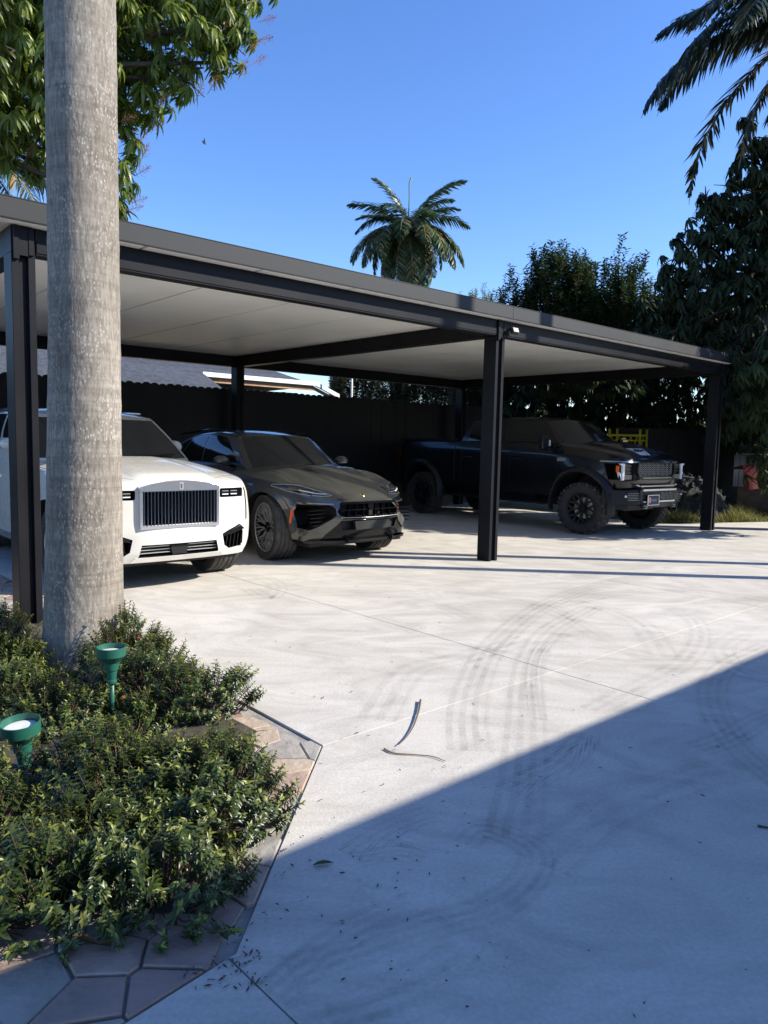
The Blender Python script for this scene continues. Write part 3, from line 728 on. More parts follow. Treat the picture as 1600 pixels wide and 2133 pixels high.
# ================================================================= white SUV
def white_suv():
    car = empty('suv_car', W(-3.97, .60), TH)
    tag(car, 'large white luxury SUV with tall chrome slatted grille parked nearest the palm trunk', 'car')
    zs = sp([0, .12, .5, 1.3, 2.4, 4.2, 5.0, 5.34], [.98, 1.045, 1.10, 1.17, 1.32, 1.34, 1.28, 1.15])
    zc = sp([0, .05, .3, 1.3, 2.4, 4.6, 5.34], [1.085, 1.105, 1.16, 1.285, 1.34, 1.36, 1.2])
    zb = sp([0, .3, .5, 1.0, 4.4, 5.34], [.30, .30, .33, .33, .33, .36])
    def sidef(k, y): return .035*math.sin(PI*min(1, k*1.15)) - .04*max(0, k-.86)/.14 - .03*max(0, .2-k)/.2
    def frontf(z, xn): return (.03*(1-sstep(.3, .38, z)) + .05*sstep(1.0, 1.12, z)*(1 if abs(xn) > .01 else 1)) + .0*z - (.035*(1-sstep(.55, .70, z))*sstep(.28, .4, z))*(xn < .6)*(1-(xn/.6)**4)
    ridge = lambda x, y: .022*(1-sstep(.36, .43, abs(x)+ .10*max(0, y-.2)))*sstep(.0, .15, y)*(1-sstep(1.1, 1.3, y))
    pt, top = shellpar(5.34, .86, .985, .28, .05, .20, 3.4, zs, zc, zb, sidef, frontf, ridge=ridge, crown=3.0)
    sh = Surf(pt, top, 26, 90, 10, 22); B = sh.bvh
    GR = [(-.395, .66), (.395, .66), (.395, .985), (-.395, .985)]
    HLp = [(.455, .905), (.735, .905), (.745, .915), (.745, .985), (.735, .998), (.455, .998), (.445, .985), (.445, .918)]
    IN = [(.475, .53), (.70, .615), (.735, .60), (.755, .53), (.75, .41), (.70, .385), (.56, .372), (.50, .41)]
    LG = [(-.425, .355), (.425, .355), (.395, .475), (-.395, .475)]
    body = carve('body', sh, cutters([(GR, .10, 0), (HLp, .05, 1), (IN, .10, 1), (LG, .12, 0)], [(.84, .42, .455, .60), (4.13, .42, .455, .60)], B), [P['wpaint'], P['dark']], car)
    yf = yfront(B, 0, .8)
    # chrome frame and pediment
    def frame(bm):
        y0, y1 = yf-.030, yf+.06
        prism(bm, [(-.42, .985), (.42, .985), (.42, 1.035), (.30, 1.062), (.15, 1.082), (0, 1.09), (-.15, 1.082), (-.30, 1.062), (-.42, 1.035)], y0, y1, FRONT)
        bmesh.ops.bevel(bm, geom=bm.edges[:], offset=.006, segments=2, affect='EDGES')
    one('grille_header', frame, P['chrome'], car, 30)
    one('grille_frame', lambda bm: [bar(bm, s*.402, .64, s*.402, .984, .026, yf-.026, yf+.07) for s in (-1, 1)] + [bar(bm, -.414, .642, .414, .642, .03, yf-.028, yf+.07)], P['chrome'], car)
    for i in range(22):
        x = -.385+.77*(i+.5)/22
        sl = one('grille_slat', lambda bm: bar(bm, x, .657, x, .984, .0075, yf-.010, yf+.05), P['slat'], car)
    one('badge', lambda bm: prism(bm, [(-.020, 1.0), (.020, 1.0), (.020, 1.07), (-.020, 1.07)], yf-.034, yf-.0301, FRONT), P['steel'], car)
    RX = Matrix.Rotation(PI/2, 4, 'X')
    for z, tx in ((1.045, 'R'), (1.022, 'R')): text_ob(tx, .034, 'badge_lettering', P['satin'], car, Matrix.Translation((0, yf-.0355, z)) @ RX, .001)
    # headlights
    for s in (-1, 1):
        hl = one('headlight', lambda bm: prism(bm, [(s*.45, .91), (s*.742, .91), (s*.742, .992), (s*.45, .992)], yfront(B, .74, .95)-.005, yfront(B, .74, .95)+.03, FRONT), P['gloss'], car)
        for cx in (.52, .63):
            yy = yfront(B, cx, .95)
            one('lens', lambda bm: prism(bm, [(s*(cx-.042), .925), (s*(cx+.042), .925), (s*(cx+.042), .978), (s*(cx-.042), .978)], yy+.012, yy+.03, FRONT), P['glass'], hl)
            one('light_strip', lambda bm: bar(bm, s*(cx-.036), .935, s*(cx+.036), .935, .010, yy+.006, yy+.013), P['lamp'], hl)
            one('light_strip', lambda bm: bar(bm, s*(cx-.036), .968, s*(cx+.036), .968, .006, yy+.006, yy+.013), P['steel'], hl)
    seam(B, [(.765, 1.0), (.785, .95), (.80, .80), (.80, .66)], 'y', .014, .001, 'light_blade', P['satin'], car, True)
    seam(B, [(.775, 1.0), (.795, .95), (.81, .80), (.81, .66)], 'y', .006, .003, 'light_blade_trim', P['chrome'], car, True)
    for s in (-1, 1):
        ya = yfront(B, .6, .45)
        for i in range(5):
            x = .535+.043*i; one('intake_slat', lambda bm: bar(bm, s*x, .385, s*(x+.02), .52, .010, ya+.01, ya+.06), P['gloss'], car)
        one('intake_brow', lambda bm: prism(bm, [(s*.49, .50), (s*.50, .535), (s*.70, .605), (s*.74, .57), (s*.62, .53)], ya-.02, ya+.05, FRONT), P['gloss'], car)
    for z in (.39, .42, .45):
        one('lower_grille_bar', lambda bm: [bar(bm, -.41, z, -.09, z, .007, .03, .06), bar(bm, .09, z, .41, z, .007, .03, .06)], P['steel'], car)
    one('radar_cover', lambda bm: prism(bm, [(-.075, .365), (.075, .365), (.095, .455), (-.095, .455)], .01, .05, FRONT), P['satin'], car)
    drape(B, [(-.50, .305), (.50, .305), (.45, .352), (-.45, .352)], 'y', .010, .03, 'chrome_lip', P['chrome'], car, .05)
    drape(B, [(.50, .305), (.84, .32), (.83, .345), (.455, .350)], 'y', .004, .02, 'bumper_lip', P['wpaint'], car, .05, True)
    # creases and shut lines
    dk = P['satin']
    seam(B, [(.40, .13), (.46, .6), (.52, 1.25)], 'z', .005, -.001, 'bonnet_crease', P['wpaint'], car, True)
    seam(B, [(.43, .10), (.80, .35), (.90, .9), (.92, 1.3)], 'z', .004, .0, 'bonnet_seam', dk, car, True)
    for y in (1.42, 2.62, 3.75): seam(B, [(y, .42), (y+.02, .9), (y+.04, 1.22)], 'x', .006, .0, 'door_seam', dk, car, True)
    drape(B, [(1.35, .34), (3.6, .34), (3.6, .42), (1.35, .42)], 'x', .012, .03, 'sill_trim', P['chrome'], car, .2, True)
    for y in (2.45, 3.6): drape(B, [(y, 1.02), (y+.22, 1.02), (y+.22, 1.05), (y, 1.05)], 'x', .03, .02, 'door_handle', P['chrome'], car, .1, True)
    # cabin
    base = lambda xn, t: (xn*(.90-.05*t), (1.18+.42*xn**2.2)+t*((5.10-.15*xn**2)-(1.18+.42*xn**2.2)), (1.24 if t == 0 else 1.22) + .10*min(1, t*4))
    def roof(xn, t):
        yf_ = 2.05+.16*xn**2; yr = 4.72-.08*xn**2; z = 1.752 - .05*xn**3*(t == 0) + .0
        zr = sp([0, .25, .7, 1], [1.735, 1.79, 1.775, 1.68])(t); return (xn*.70, yf_+t*(yr-yf_), zr - .0)
    cab, cpt = cabin({'base': base, 'roof': roof, 'dome': .055, 'bulge': .028}, 'roof_shell', P['wpaint'], car, P['dustglass'],
        [dict(nm='windshield', q0=-.94, q1=.94, k0=.04, k1=.93, side='f', m=P['dustglass'], nq=24),
         dict(nm='side_window', q0=.05, q1=.34, k0=.30, k1=.92, side='s', m=P['glass'], kfun=lambda q: (.30+.0*q, min(.92, .30+(q-.04)*9))),
         dict(nm='side_window', q0=.37, q1=.66, k0=.30, k1=.92, side='s', m=P['glass']), dict(nm='side_window', q0=.69, q1=.88, k0=.30, k1=.92, side='s', m=P['glass']),
         dict(nm='rear_window', q0=-.85, q1=.85, k0=.3, k1=.9, side='r', m=P['glass'])])
    for s in (-1, 1):
        one('wiper', lambda bm: tube(bm, [(s*.05, 1.24, 1.29), (s*.35, 1.30, 1.30), (s*.62, 1.42, 1.31)], .008, 5), P['satin'], car)
        def mir(bm):
            M = Matrix.Translation((s*.97, 2.12, 1.39)) @ Matrix.Diagonal((.10, .08, .075, 1))
            bmesh.ops.create_icosphere(bm, subdivisions=3, radius=1, matrix=M)
            for v in bm.verts: v.co.y = min(v.co.y, 2.16)
        one('mirror', mir, P['wpaint'], car, 60)
        one('mirror_arm', lambda bm: tube(bm, [(s*.84, 2.13, 1.30), (s*.93, 2.13, 1.34)], .025, 8), P['satin'], car)
    for s in (-1, 1): one('roof_rail', lambda bm: tube(bm, [(s*.64, 2.4, 1.79), (s*.645, 3.2, 1.822), (s*.63, 4.3, 1.80)], .014, 6), P['chrome'], car)
    put_wheels(car, [(.84, .40), (4.13, .40)], 'lux', .402, .285, .28, .80)
    one('underbody', lambda bm: box(bm, -.78, .78, .25, 5.0, .24, .40), P['dark'], car)
white_suv()

# ================================================================= dark grey sporty SUV
def sport_suv():
    car = empty('sport_car', W(-1.33, .80), TH)
    tag(car, 'dark grey green sporty SUV with black lower grille, between white SUV and middle post', 'car')
    zs = sp([0, .10, .35, .8, 1.2, 2.0, 3.6, 4.6, 5.08], [.775, .80, .89, .985, 1.02, 1.08, 1.14, 1.12, .98])
    zc = sp([0, .05, .15, .5, 1.2, 2.0, 4.2, 5.08], [.765, .785, .855, .985, 1.185, 1.22, 1.22, 1.05])
    zb = sp([0, .3, .6, 1.0, 4.2, 5.08], [.27, .27, .30, .31, .32, .36])
    def sidef(k, y):
        hip = math.exp(-((y-.92)/.42)**2)+math.exp(-((y-3.95)/.5)**2)
        return .03*math.sin(PI*min(1, k*1.1)) - .05*max(0, k-.8)/.2 + .028*hip*(1-abs(k-.6)) - .05*(1-hip)*(k > .0)*math.sin(PI*k)*.5
    def frontf(z, xn): return .05*(1-sstep(.27, .40, z)) + .06*sstep(.66, .80, z) - .03*math.exp(-((z-.58)/.06)**2)*(1-xn**4)
    def ridge(x, y):
        c = .38 + .14*y; r = math.exp(-((abs(x)-c)/.055)**2)*.022*sstep(.05, .3, y)*(1-sstep(1.0, 1.25, y))
        c2 = .12+.10*y; r2 = math.exp(-((abs(x)-c2)/.04)**2)*.008*sstep(.3, .5, y)*(1-sstep(1.0, 1.25, y))
        fen = math.exp(-((abs(x)-.82)/.10)**2)*.05*math.exp(-((y-.85)/.40)**2); dip = -math.exp(-((abs(x)-.64)/.09)**2)*.03*math.exp(-((y-.75)/.35)**2)
        return r+r2+fen+dip
    pt, top = shellpar(5.08, .80, .975, .32, .07, .30, 3.0, zs, zc, zb, sidef, frontf, ridge=ridge, crown=2.6)
    sh = Surf(pt, top, 34, 100, 10, 24); B = sh.bvh
    UG = [(-.46, .60), (.46, .60), (.49, .66), (.40, .75), (-.40, .75), (-.49, .66)]
    IN = [(.50, .625), (.50, .70), (.56, .735), (.82, .735), (.865, .61), (.84, .455), (.74, .42), (.64, .50), (.52, .60)]
    LG = [(-.42, .43), (.42, .43), (.46, .55), (-.46, .55)]
    one('grille_brow', lambda bm: prism(bm, [(-.43, .745), (.43, .745), (.40, .772), (-.40, .772)], .004, .09, FRONT), P['gloss'], car)
    body = carve('body', sh, cutters([(UG, .10, 0), (IN, .09, 1), (LG, .03, 0)], [(.92, .41, .445, .58), (3.92, .41, .455, .58)], B), [P['gpaint'], P['dark']], car)
    yf = yfront(B, 0, .62)
    for x in (-.34, -.22, -.10, .10, .22, .34): one('grille_post', lambda bm: bar(bm, x, .60, x*.93, .742, .006, .02, .08), P['gloss'], car)
    one('grille_bar', lambda bm: bar(bm, -.45, .672, .45, .672, .012, .025, .085), P['gloss'], car)
    one('front_badge', lambda bm: prism(bm, [(-.045, .70), (0, .665), (.045, .70), (.04, .745), (-.04, .745)], -.005, .05, FRONT), P['gloss'], car)
    one('camera_pod', lambda bm: prism(bm, [(-.03, .60), (.03, .60), (.03, .665), (-.03, .665)], .0, .06, FRONT), P['satin'], car)
    drape(B, [(-.50, .565), (.50, .565), (.55, .60), (-.55, .60)], 'y', .02, .05, 'bumper_blade', P['gloss'], car, .05)
    seam(B, [(-.47, .588), (0, .582), (.47, .588)], 'y', .007, .024, 'blade_trim', P['steel'], car, n=10)
    one('plate_panel', lambda bm: prism(bm, [(-.26, .435), (.26, .435), (.28, .54), (-.28, .54)], yf-.02, yf+.03, FRONT), P['glass'], car)
    drape(B, [(-.66, .305), (.66, .305), (.60, .428), (-.60, .428)], 'y', .006, .03, 'lower_bumper', P['gloss'], car, .05)
    for s in (-1, 1): drape(B, [(s*.425, .43), (s*.60, .43), (s*.54, .50), (s*.50, .56), (s*.465, .56)], 'y', .006, .03, 'bumper_cheek', P['gloss'], car, .05)
    drape(B, [(-.80, .275), (.80, .275), (.78, .305), (-.78, .305)], 'y', .045, .06, 'splitter', P['satin'], car, .06)
    for s in (-1, 1):
        one('splitter_fin', lambda bm: prism(bm, [(s*.34, .27), (s*.37, .27), (s*.355, .33), (s*.345, .33)], -.03, .05, FRONT), P['satin'], car)
    # diagonal struts running down and out from the grille corners
    drape(B, [(.42, .60), (.50, .62), (.72, .47), (.80, .42), (.82, .375), (.62, .40), (.50, .50)], 'y', .022, .05, 'bumper_strut', P['gpaint'], car, .05, True)
    seam(B, [(.50, .745), (.82, .755), (.885, .61), (.855, .44), (.845, .425)], 'y', .010, .006, 'intake_trim', P['bronze'], car, True, n=5)
    for s in (-1, 1):
        for j, z in enumerate((.50, .545, .59, .635, .68)):
            one('intake_fin', lambda bm: bar(bm, s*.60, z, s*(.82 if j else .78), z-.01, .008, yfront(B, .7, .6)-.0, yfront(B, .7, .6)+.08), P['gloss'], car)
    # headlights
    HLp = [(.465, .842), (.60, .836), (.74, .848), (.86, .885), (.925, .935), (.915, .958), (.86, .965), (.76, .958), (.66, .93), (.56, .885)]
    for o in drape(B, HLp, 'y', .004, .03, 'headlight', P['glass'], car, .035, True): pass
    seam(B, HLp, 'y', .008, .006, 'headlight_trim', P['steel'], car, True, n=3, closed=True)
    seam(B, [(.52, .858), (.66, .868), (.80, .905)], 'y', .016, .009, 'light_strip', P['lamp'], car, True, n=4)
    one('gold_badge', lambda bm: bmesh.ops.create_icosphere(bm, subdivisions=2, radius=1, matrix=Matrix.Translation(hit(B, 'z', 0, .17)[0]) @ Matrix.Rotation(R(30), 4, 'X') @ Matrix.Diagonal((.032, .042, .008, 1))), P['gold'], car, 60)
    one('gold_badge_inset', lambda bm: bmesh.ops.create_icosphere(bm, subdivisions=2, radius=1, matrix=Matrix.Translation(hit(B, 'z', 0, .17)[0]+Vector((0, -.002, .004))) @ Matrix.Rotation(R(30), 4, 'X') @ Matrix.Diagonal((.020, .028, .008, 1))), P['satin'], car, 60)
    dk = P['satin']
    seam(B, [(.37, .07), (.50, .30), (.70, .60), (.80, 1.2)], 'z', .004, .0, 'bonnet_seam', dk, car, True)
    seam(B, [(-.37, .07), (0, .05), (.37, .07)], 'z', .004, .0, 'bonnet_seam', dk, car, n=10)
    for y in (1.50, 2.55, 3.45): seam(B, [(y, .42), (y+.02, .9), (y+.0, 1.02)], 'x', .006, .0, 'door_seam', dk, car, True)
    # arch flares and side marker
    for yc in (.92, 3.92):
        for s in (-1, 1):
            def fl_(bm):
                prev = None
                for k in range(25):
                    a = PI*k/24; ring = []
                    for r_, o_ in ((.446, .0), (.446, .02), (.505, .012), (.515, -.02)):
                        yy, zz = yc+r_*math.cos(a), .41+r_*math.sin(a)
                        h = hit(B, 'X' if s > 0 else 'x', yy, max(.33, zz))[0]; ring.append(bm.verts.new((h.x+s*o_, yy, zz)))
                    if prev:
                        for j in range(3): bm.faces.new((prev[j], ring[j], ring[j+1], prev[j+1]))
                    prev = ring
            one('arch_flare', fl_, P['gpaint'], car, 40)
    drape(B, [(.452, .50), (.468, .50), (.452, .67), (.436, .67)], 'x', .022, .03, 'side_marker', P['orange'], car, .05, True)
    drape(B, [(1.45, .30), (3.4, .30), (3.4, .37), (1.45, .37)], 'x', .02, .05, 'side_skirt', P['gloss'], car, .2, True)
    base = lambda xn, t: (xn*(.80-.02*t), (1.10+.50*xn**2.2)+t*((4.9-.2*xn**2)-(1.10+.50*xn**2.2)), 1.10 if t else 1.16-.06*xn)
    def roof(xn, t):
        yf_ = 2.02+.14*xn**2; yr = 4.15-.1*xn**2
        zr = sp([0, .3, .7, 1], [1.575, 1.625, 1.58, 1.46])(t); return (xn*(.61-.06*t), yf_+t*(yr-yf_), zr - (.03*xn**2 if t == 0 else 0.03))
    cabin({'base': base, 'roof': roof, 'dome': .05, 'bulge': .03}, 'roof_shell', P['gpaint'], car, P['dustglass'],
        [dict(nm='windshield', q0=-.93, q1=.93, k0=.06, k1=.95, side='f', m=P['dustglass'], nq=24),
         dict(nm='side_window', q0=.04, q1=.40, k0=.12, k1=.9, side='s', m=P['glass'], kfun=lambda q: (.16, min(.9, .17+(q-.03)*7))),
         dict(nm='side_window', q0=.42, q1=.66, k0=.16, k1=.9, side='s', m=P['glass']), dict(nm='side_window', q0=.68, q1=.86, k0=.2, k1=.8, side='s', m=P['glass'], kfun=lambda q: (.22, .9-(q-.68)*2)),
         dict(nm='rear_window', q0=-.85, q1=.85, k0=.2, k1=.9, side='r', m=P['glass'])])
    for s in (-1, 1):
        def mir(bm):
            M = Matrix.Translation((s*1.02, 1.88, 1.215)) @ Matrix.Diagonal((.115, .075, .065, 1))
            bmesh.ops.create_icosphere(bm, subdivisions=3, radius=1, matrix=M)
            for v in bm.verts: v.co.y = min(v.co.y, 1.92); v.co.z = max(v.co.z, 1.175)
        one('mirror', mir, P['gpaint'], car, 60)
        one('mirror_arm', lambda bm: tube(bm, [(s*.80, 1.90, 1.13), (s*1.0, 1.90, 1.185)], .022, 8), P['gloss'], car)
        one('roof_rail', lambda bm: tube(bm, [(s*.585, 2.25, 1.60), (s*.58, 3.0, 1.636), (s*.55, 4.0, 1.56)], .014, 6), P['gloss'], car)
    put_wheels(car, [(.92, .41), (3.92, .41)], 'sport', .405, .30, .305, .81, steer=R(-9))
    one('underbody', lambda bm: box(bm, -.75, .75, .25, 4.7, .22, .36), P['dark'], car)
sport_suv()

# ================================================================= black pickup
def pickup():
    car = empty('pickup_truck', W(4.55, .20), TH-.065)
    tag(car, 'lifted black pickup truck with wavy silver grille and knobbly tyres in the right bay', 'pickup truck')
    zs = sp([0, .1, .3, 1.1, 2.0, 3.85, 3.95, 5.8], [1.26, 1.30, 1.38, 1.50, 1.535, 1.55, 1.54, 1.53])
    zc = sp([0, .05, .2, .35, 1.1, 2.0, 5.8], [1.30, 1.335, 1.42, 1.46, 1.58, 1.60, 1.58])
    zb = sp([0, .3, .5, 5.8], [.84, .80, .62, .66])
    def sidef(k, y):
        hip = math.exp(-((y-.80)/.50)**4)+math.exp(-((y-4.93)/.55)**4)
        return .02*math.sin(PI*k) - .05*max(0, k-.85)/.15 + .035*hip*math.exp(-((k-.45)/.3)**2)
    def frontf(z, xn): return .03*sstep(1.24, 1.34, z) + .02*(1-sstep(.84, .95, z))
    def ridge(x, y):
        r = .03*(1-sstep(.40, .47, abs(x)-.02*y))*sstep(.1, .35, y)*(1-sstep(1.0, 1.15, y))
        sc_ = .03*math.exp(-((abs(x)-.24)/.09)**4)*sstep(.45, .50, y)*(1-sstep(.7, 1.0, y)); return r+sc_
    pt, top = shellpar(5.82, .86, .99, .20, .04, .18, 3.6, zs, zc, zb, sidef, frontf, ridge=ridge, crown=5, rear=.02)
    sh = Surf(pt, top, 26, 110, 8, 18); B = sh.bvh
    GR = [(-.50, 1.04), (.50, 1.04), (.55, 1.10), (.53, 1.235), (-.53, 1.235), (-.55, 1.10)]
    HLp = [(.60, .965), (.93, .965), (.955, 1.10), (.955, 1.235), (.60, 1.235)]
    body = carve('body', sh, cutters([(GR, .08, 0), (HLp, .035, 1)], [(.80, .50, .565, .50), (4.93, .50, .565, .50)], B), [P['kpaint'], P['dark']], car)
    yf = yfront(B, 0, 1.15)
    # wavy grille mesh, row by row
    for r_ in range(6):
        z0 = 1.055+.034*r_
        def wav(bm):
            P3 = []
            for i in range(113):
                x = -.50+i*1.0/112; P3.append((x, yf+.012, z0+.016*math.sin(2*PI*x*7.5)))
            tube(bm, P3, .0062, 4)
        one('grille_wave', wav, P['bronze'], car)
    one('grille_frame', lambda bm: [bar(bm, -.56, 1.248, .56, 1.248, .022, yf-.022, yf+.04), bar(bm, -.52, .985+.0, .52, .985, .030, yf-.028, yf+.05), bar(bm, -.56, 1.10, -.53, 1.25, .02, yf-.015, yf+.05), bar(bm, .56, 1.10, .53, 1.25, .02, yf-.015, yf+.05), bar(bm, -.56, 1.10, -.49, 1.02, .02, yf-.015, yf+.05), bar(bm, .56, 1.10, .49, 1.02, .02, yf-.015, yf+.05)], P['flare'], car)
    one('grille_trim', lambda bm: [bar(bm, -.42, .998, .42, .998, .012, yf-.036, yf-.029)], P['bronze'], car)
    for i in range(3): one('grille_slot', lambda bm: bar(bm, -.10+.1*i-.03, 1.268, -.10+.1*i+.03, 1.268, .014, yf-.004, yf+.03), P['dark'], car)
    drape(B, [(.52, 1.252), (.97, 1.258), (.965, 1.278), (.50, 1.272)], 'y', .016, .03, 'lamp_brow', P['bronze'], car, .04, True)
    for s in (-1, 1):
        yh = yfront(B, .9, 1.1); ya = yfront(B, .70, 1.1)
        hl = one('headlight', lambda bm: prism(bm, [(s*.61, .975), (s*.935, .975), (s*.945, 1.10), (s*.945, 1.228), (s*.61, 1.228)], ya+.02, ya+.04, FRONT), P['gloss'], car)
        for j, z in enumerate((1.195, 1.14, 1.085)):
            one('reflector', lambda bm: prism(bm, [(s*.63, z-.021), (s*.825, z-.021), (s*.825, z+.021), (s*.63, z+.021)], ya+.0, ya+.025, FRONT), P['glass'], hl)
        for j in range(4): one('lamp_fin', lambda bm: bar(bm, s*.62, .985+.018*j, s*.83, .985+.018*j, .006, ya-.002, ya+.02), P['bronze'], hl)
        # tall C-shaped running light with amber corner
        one('running_light', lambda bm: prism(bm, [(s*.845, .968), (s*.895, .962), (s*.90, 1.06), (s*.905, 1.20), (s*.955, 1.225), (s*.95, 1.24), (s*.84, 1.236)], ya-.008, ya+.03, FRONT), P['lamp'], hl)
        one('amber_lens', lambda bm: prism(bm, [(s*.91, 1.06), (s*.96, 1.10), (s*.965, 1.20), (s*.912, 1.20)], ya+.03, ya+.08, FRONT), P['orange'], hl)
        one('corner_lens', lambda bm: prism(bm, [(s*.903, .98), (s*.945, 1.05), (s*.95, 1.095), (s*.91, 1.055)], ya+.01, ya+.06, FRONT), P['lamp'], hl)
    # bumper
    def bump(bm):
        for (x0, x1, z0, z1, y0) in ((-.46, .46, .60, .80, -.07),):
            prism(bm, [(-.56, .785), (-.50, .83), (.50, .83), (.56, .785), (.52, .60), (.44, .50), (-.44, .50), (-.52, .60)], -.07, .14, FRONT)
        for s in (-1, 1):
            vs = []
            top_ = [(.50, -.06), (.80, .0), (1.0, .16), (1.03, .34), (.9, .34), (.5, .16)]
            prism(bm, [(s*a, b) for a, b in top_], .56, .80)
            prism(bm, [(s*a, b) for a, b in ((.44, -.04), (.74, .03), (.92, .2), (.86, .3), (.44, .14))], .47, .562)
        bmesh.ops.recalc_face_normals(bm, faces=bm.faces[:])
        bmesh.ops.bevel(bm, geom=bm.edges[:], offset=.012, segments=2, affect='EDGES')
    one('front_bumper', bump, P['flare'], car, 30)
    one('bumper_bar', lambda bm: [bar(bm, -.50, .80, .50, .80, .030, -.10, -.068), bar(bm, -.46, .605, .46, .605, .022, -.10, -.068)], P['steel'], car)
    one('bumper_opening', lambda bm: prism(bm, [(-.44, .63), (.44, .63), (.46, .77), (-.46, .77)], -.074, -.066, FRONT), P['dark'], car)
    for r_ in range(4):
        z0 = .65+.03*r_
        one('bumper_wave', lambda bm: tube(bm, [(.05+i*.008, -.078, z0+.013*math.sin(2*PI*(i*.008)*7.5)) for i in range(48)], .004, 4), P['bronze'], car)
    for s in (-1, 1):
        for j in range(5):
            one('bumper_louvre', lambda bm: tube(bm, [(s*.52, -.066, .635+.028*j), (s*.66, -.042, .635+.028*j), (s*.80, -.008, .635+.028*j)], .005, 4), P['bronze'], car)
        one('fog_light', lambda bm: bmesh.ops.create_icosphere(bm, subdivisions=2, radius=.022, matrix=Matrix.Translation((s*.83, .01, .70))), P['lamp'], car, 60)
        one('bumper_gusset', lambda bm: prism(bm, [(s*.90, .47), (s*1.0, .56), (s*1.02, .72), (s*.98, .78), (s*.94, .60)], .18, .24, FRONT), P['satin'], car)
        one('tow_hook', lambda bm: tube(bm, [(s*.42, -.06, .54), (s*.42, -.13, .54), (s*.42, -.13, .50), (s*.42, -.06, .50)], .012, 6), P['steel'], car)
    one('bumper_trim', lambda bm: [bar(bm, s*.52, .865, s*.60, .885, .020, yf-.04, yf) for s in (-1, 1)] + [bar(bm, -.50, .862, .50, .862, .022, yf-.045, yf)], P['bronze'], car)
    pl = one('licence_plate', lambda bm: prism(bm, [(-.39, .55), (-.07, .55), (-.07, .715), (-.39, .715)], -.125, -.118, FRONT), P['satin'], car)
    wh = P['white']; one('plate_frame', lambda bm: [bar(bm, -.395, .715, -.065, .715, .012, -.130, -.117), bar(bm, -.395, .55, -.065, .55, .012, -.130, -.117), bar(bm, -.39, .556, -.39, .709, .012, -.130, -.117), bar(bm, -.07, .556, -.07, .709, .012, -.130, -.117)], wh, pl)
    one('plate_print', lambda bm: prism(bm, [(-.29, .61), (-.14, .61), (-.14, .65), (-.29, .65)], -.127, -.1255, FRONT), mat('plate_blue', (.06, .13, .42), .5), pl)
    one('plate_print', lambda bm: prism(bm, [(-.37, .59), (-.31, .59), (-.31, .67), (-.34, .685), (-.37, .67)], -.127, -.1255, FRONT), mat('plate_salmon', (.72, .30, .20), .5), pl)
    # bonnet stripe panels with lettering
    stripe = mat('pale_decal', (.62, .63, .62), .4); dk = P['satin']
    drape(B, [(-.40, .34), (-.28, .14), (.02, .14), (.02, .34)], 'z', .004, .004, 'bonnet_decal', stripe, car, .04)
    h = hit(B, 'z', -.17, .24)[0]; h2 = hit(B, 'z', -.17, .20)[0]; sl_ = math.atan2(h.z-h2.z, .04)
    text_ob('650', .13, 'bonnet_lettering', P['satin'], car, Matrix.Translation(h+Vector((-.06, 0, .010))) @ Matrix.Rotation(sl_, 4, 'X'), .004)
    text_ob('HP', .07, 'bonnet_lettering', P['satin'], car, Matrix.Translation(h+Vector((.09, 0, .010))) @ Matrix.Rotation(sl_, 4, 'X'), .004)
    drape(B, [(.10, .34), (.10, .14), (.28, .14), (.40, .34)], 'z', .004, .004, 'bonnet_decal', P['flare'], car, .04)
    seam(B, [(.06, .10), (.06, .9)], 'z', .012, .0, 'bonnet_stripe', P['flare'], car, True, n=14)
    for y in (1.30, 2.42, 3.72): seam(B, [(y, .75), (y, 1.2), (y+.02, 1.5)], 'x', .008, .0, 'door_seam', dk, car, True)
    seam(B, [(3.93, .75), (3.93, 1.5)], 'x', .02, .0, 'bed_gap', P['dark'], car, True)
    seam(B, [(1.3, 1.30), (3.7, 1.33)], 'x', .010, .002, 'side_crease', P['kpaint'], car, True, n=20)
    for s in (-1, 1):
        for y in (2.15, 3.45): one('door_handle', lambda bm: tube(bm, [(s*1.0, y, 1.25), (s*1.045, y+.02, 1.25), (s*1.045, y+.18, 1.25), (s*1.0, y+.2, 1.25)], .012, 6), P['flare'], car)
    for s in (-1, 1): one('fender_badge', lambda bm: box(bm, s*1.005, s*1.02, 1.12, 1.30, 1.24, 1.30), P['bronze'], car)
    # flares
    for yc in (.80, 4.93):
        for s in (-1, 1):
            def fl_(bm):
                prev = None
                for k in range(29):
                    a = -.25+(PI+.5)*k/28; ring = []
                    for r_, o_ in ((.560, .0), (.560, .075), (.60, .080), (.66, .012), (.665, -.03)):
                        yy, zz = yc+r_*math.cos(a), .52+r_*math.sin(a)
                        h = hit(B, 'X' if s > 0 else 'x', yy, max(.86, zz))[0]; ring.append(bm.verts.new((s*max(.96, abs(h.x))+s*o_, yy, zz)))
                    if prev:
                        for j in range(4): bm.faces.new((prev[j], ring[j], ring[j+1], prev[j+1]))
                    prev = ring
            one('arch_flare', fl_, P['flare'], car, 40)
    for s in (-1, 1):
        one('side_step', lambda bm: (box(bm, s*.88, s*1.06, 1.55, 4.15, .46, .50), box(bm, s*.7, s*.9, 1.9, 1.96, .48, .66), box(bm, s*.7, s*.9, 3.6, 3.66, .48, .66)), P['satin'], car)
    base = lambda xn, t: (xn*(.885), (1.02+.24*xn**2.2)+t*((3.93)-(1.02+.24*xn**2.2)), 1.46)
    def roof(xn, t):
        yf_ = 1.72+.13*xn**2; yr = 3.70; zr = sp([0, .3, .7, 1], [1.985, 2.035, 2.035, 1.99])(t); return (xn*.71, yf_+t*(yr-yf_), zr-(.03*xn**3 if t == 0 else .03))
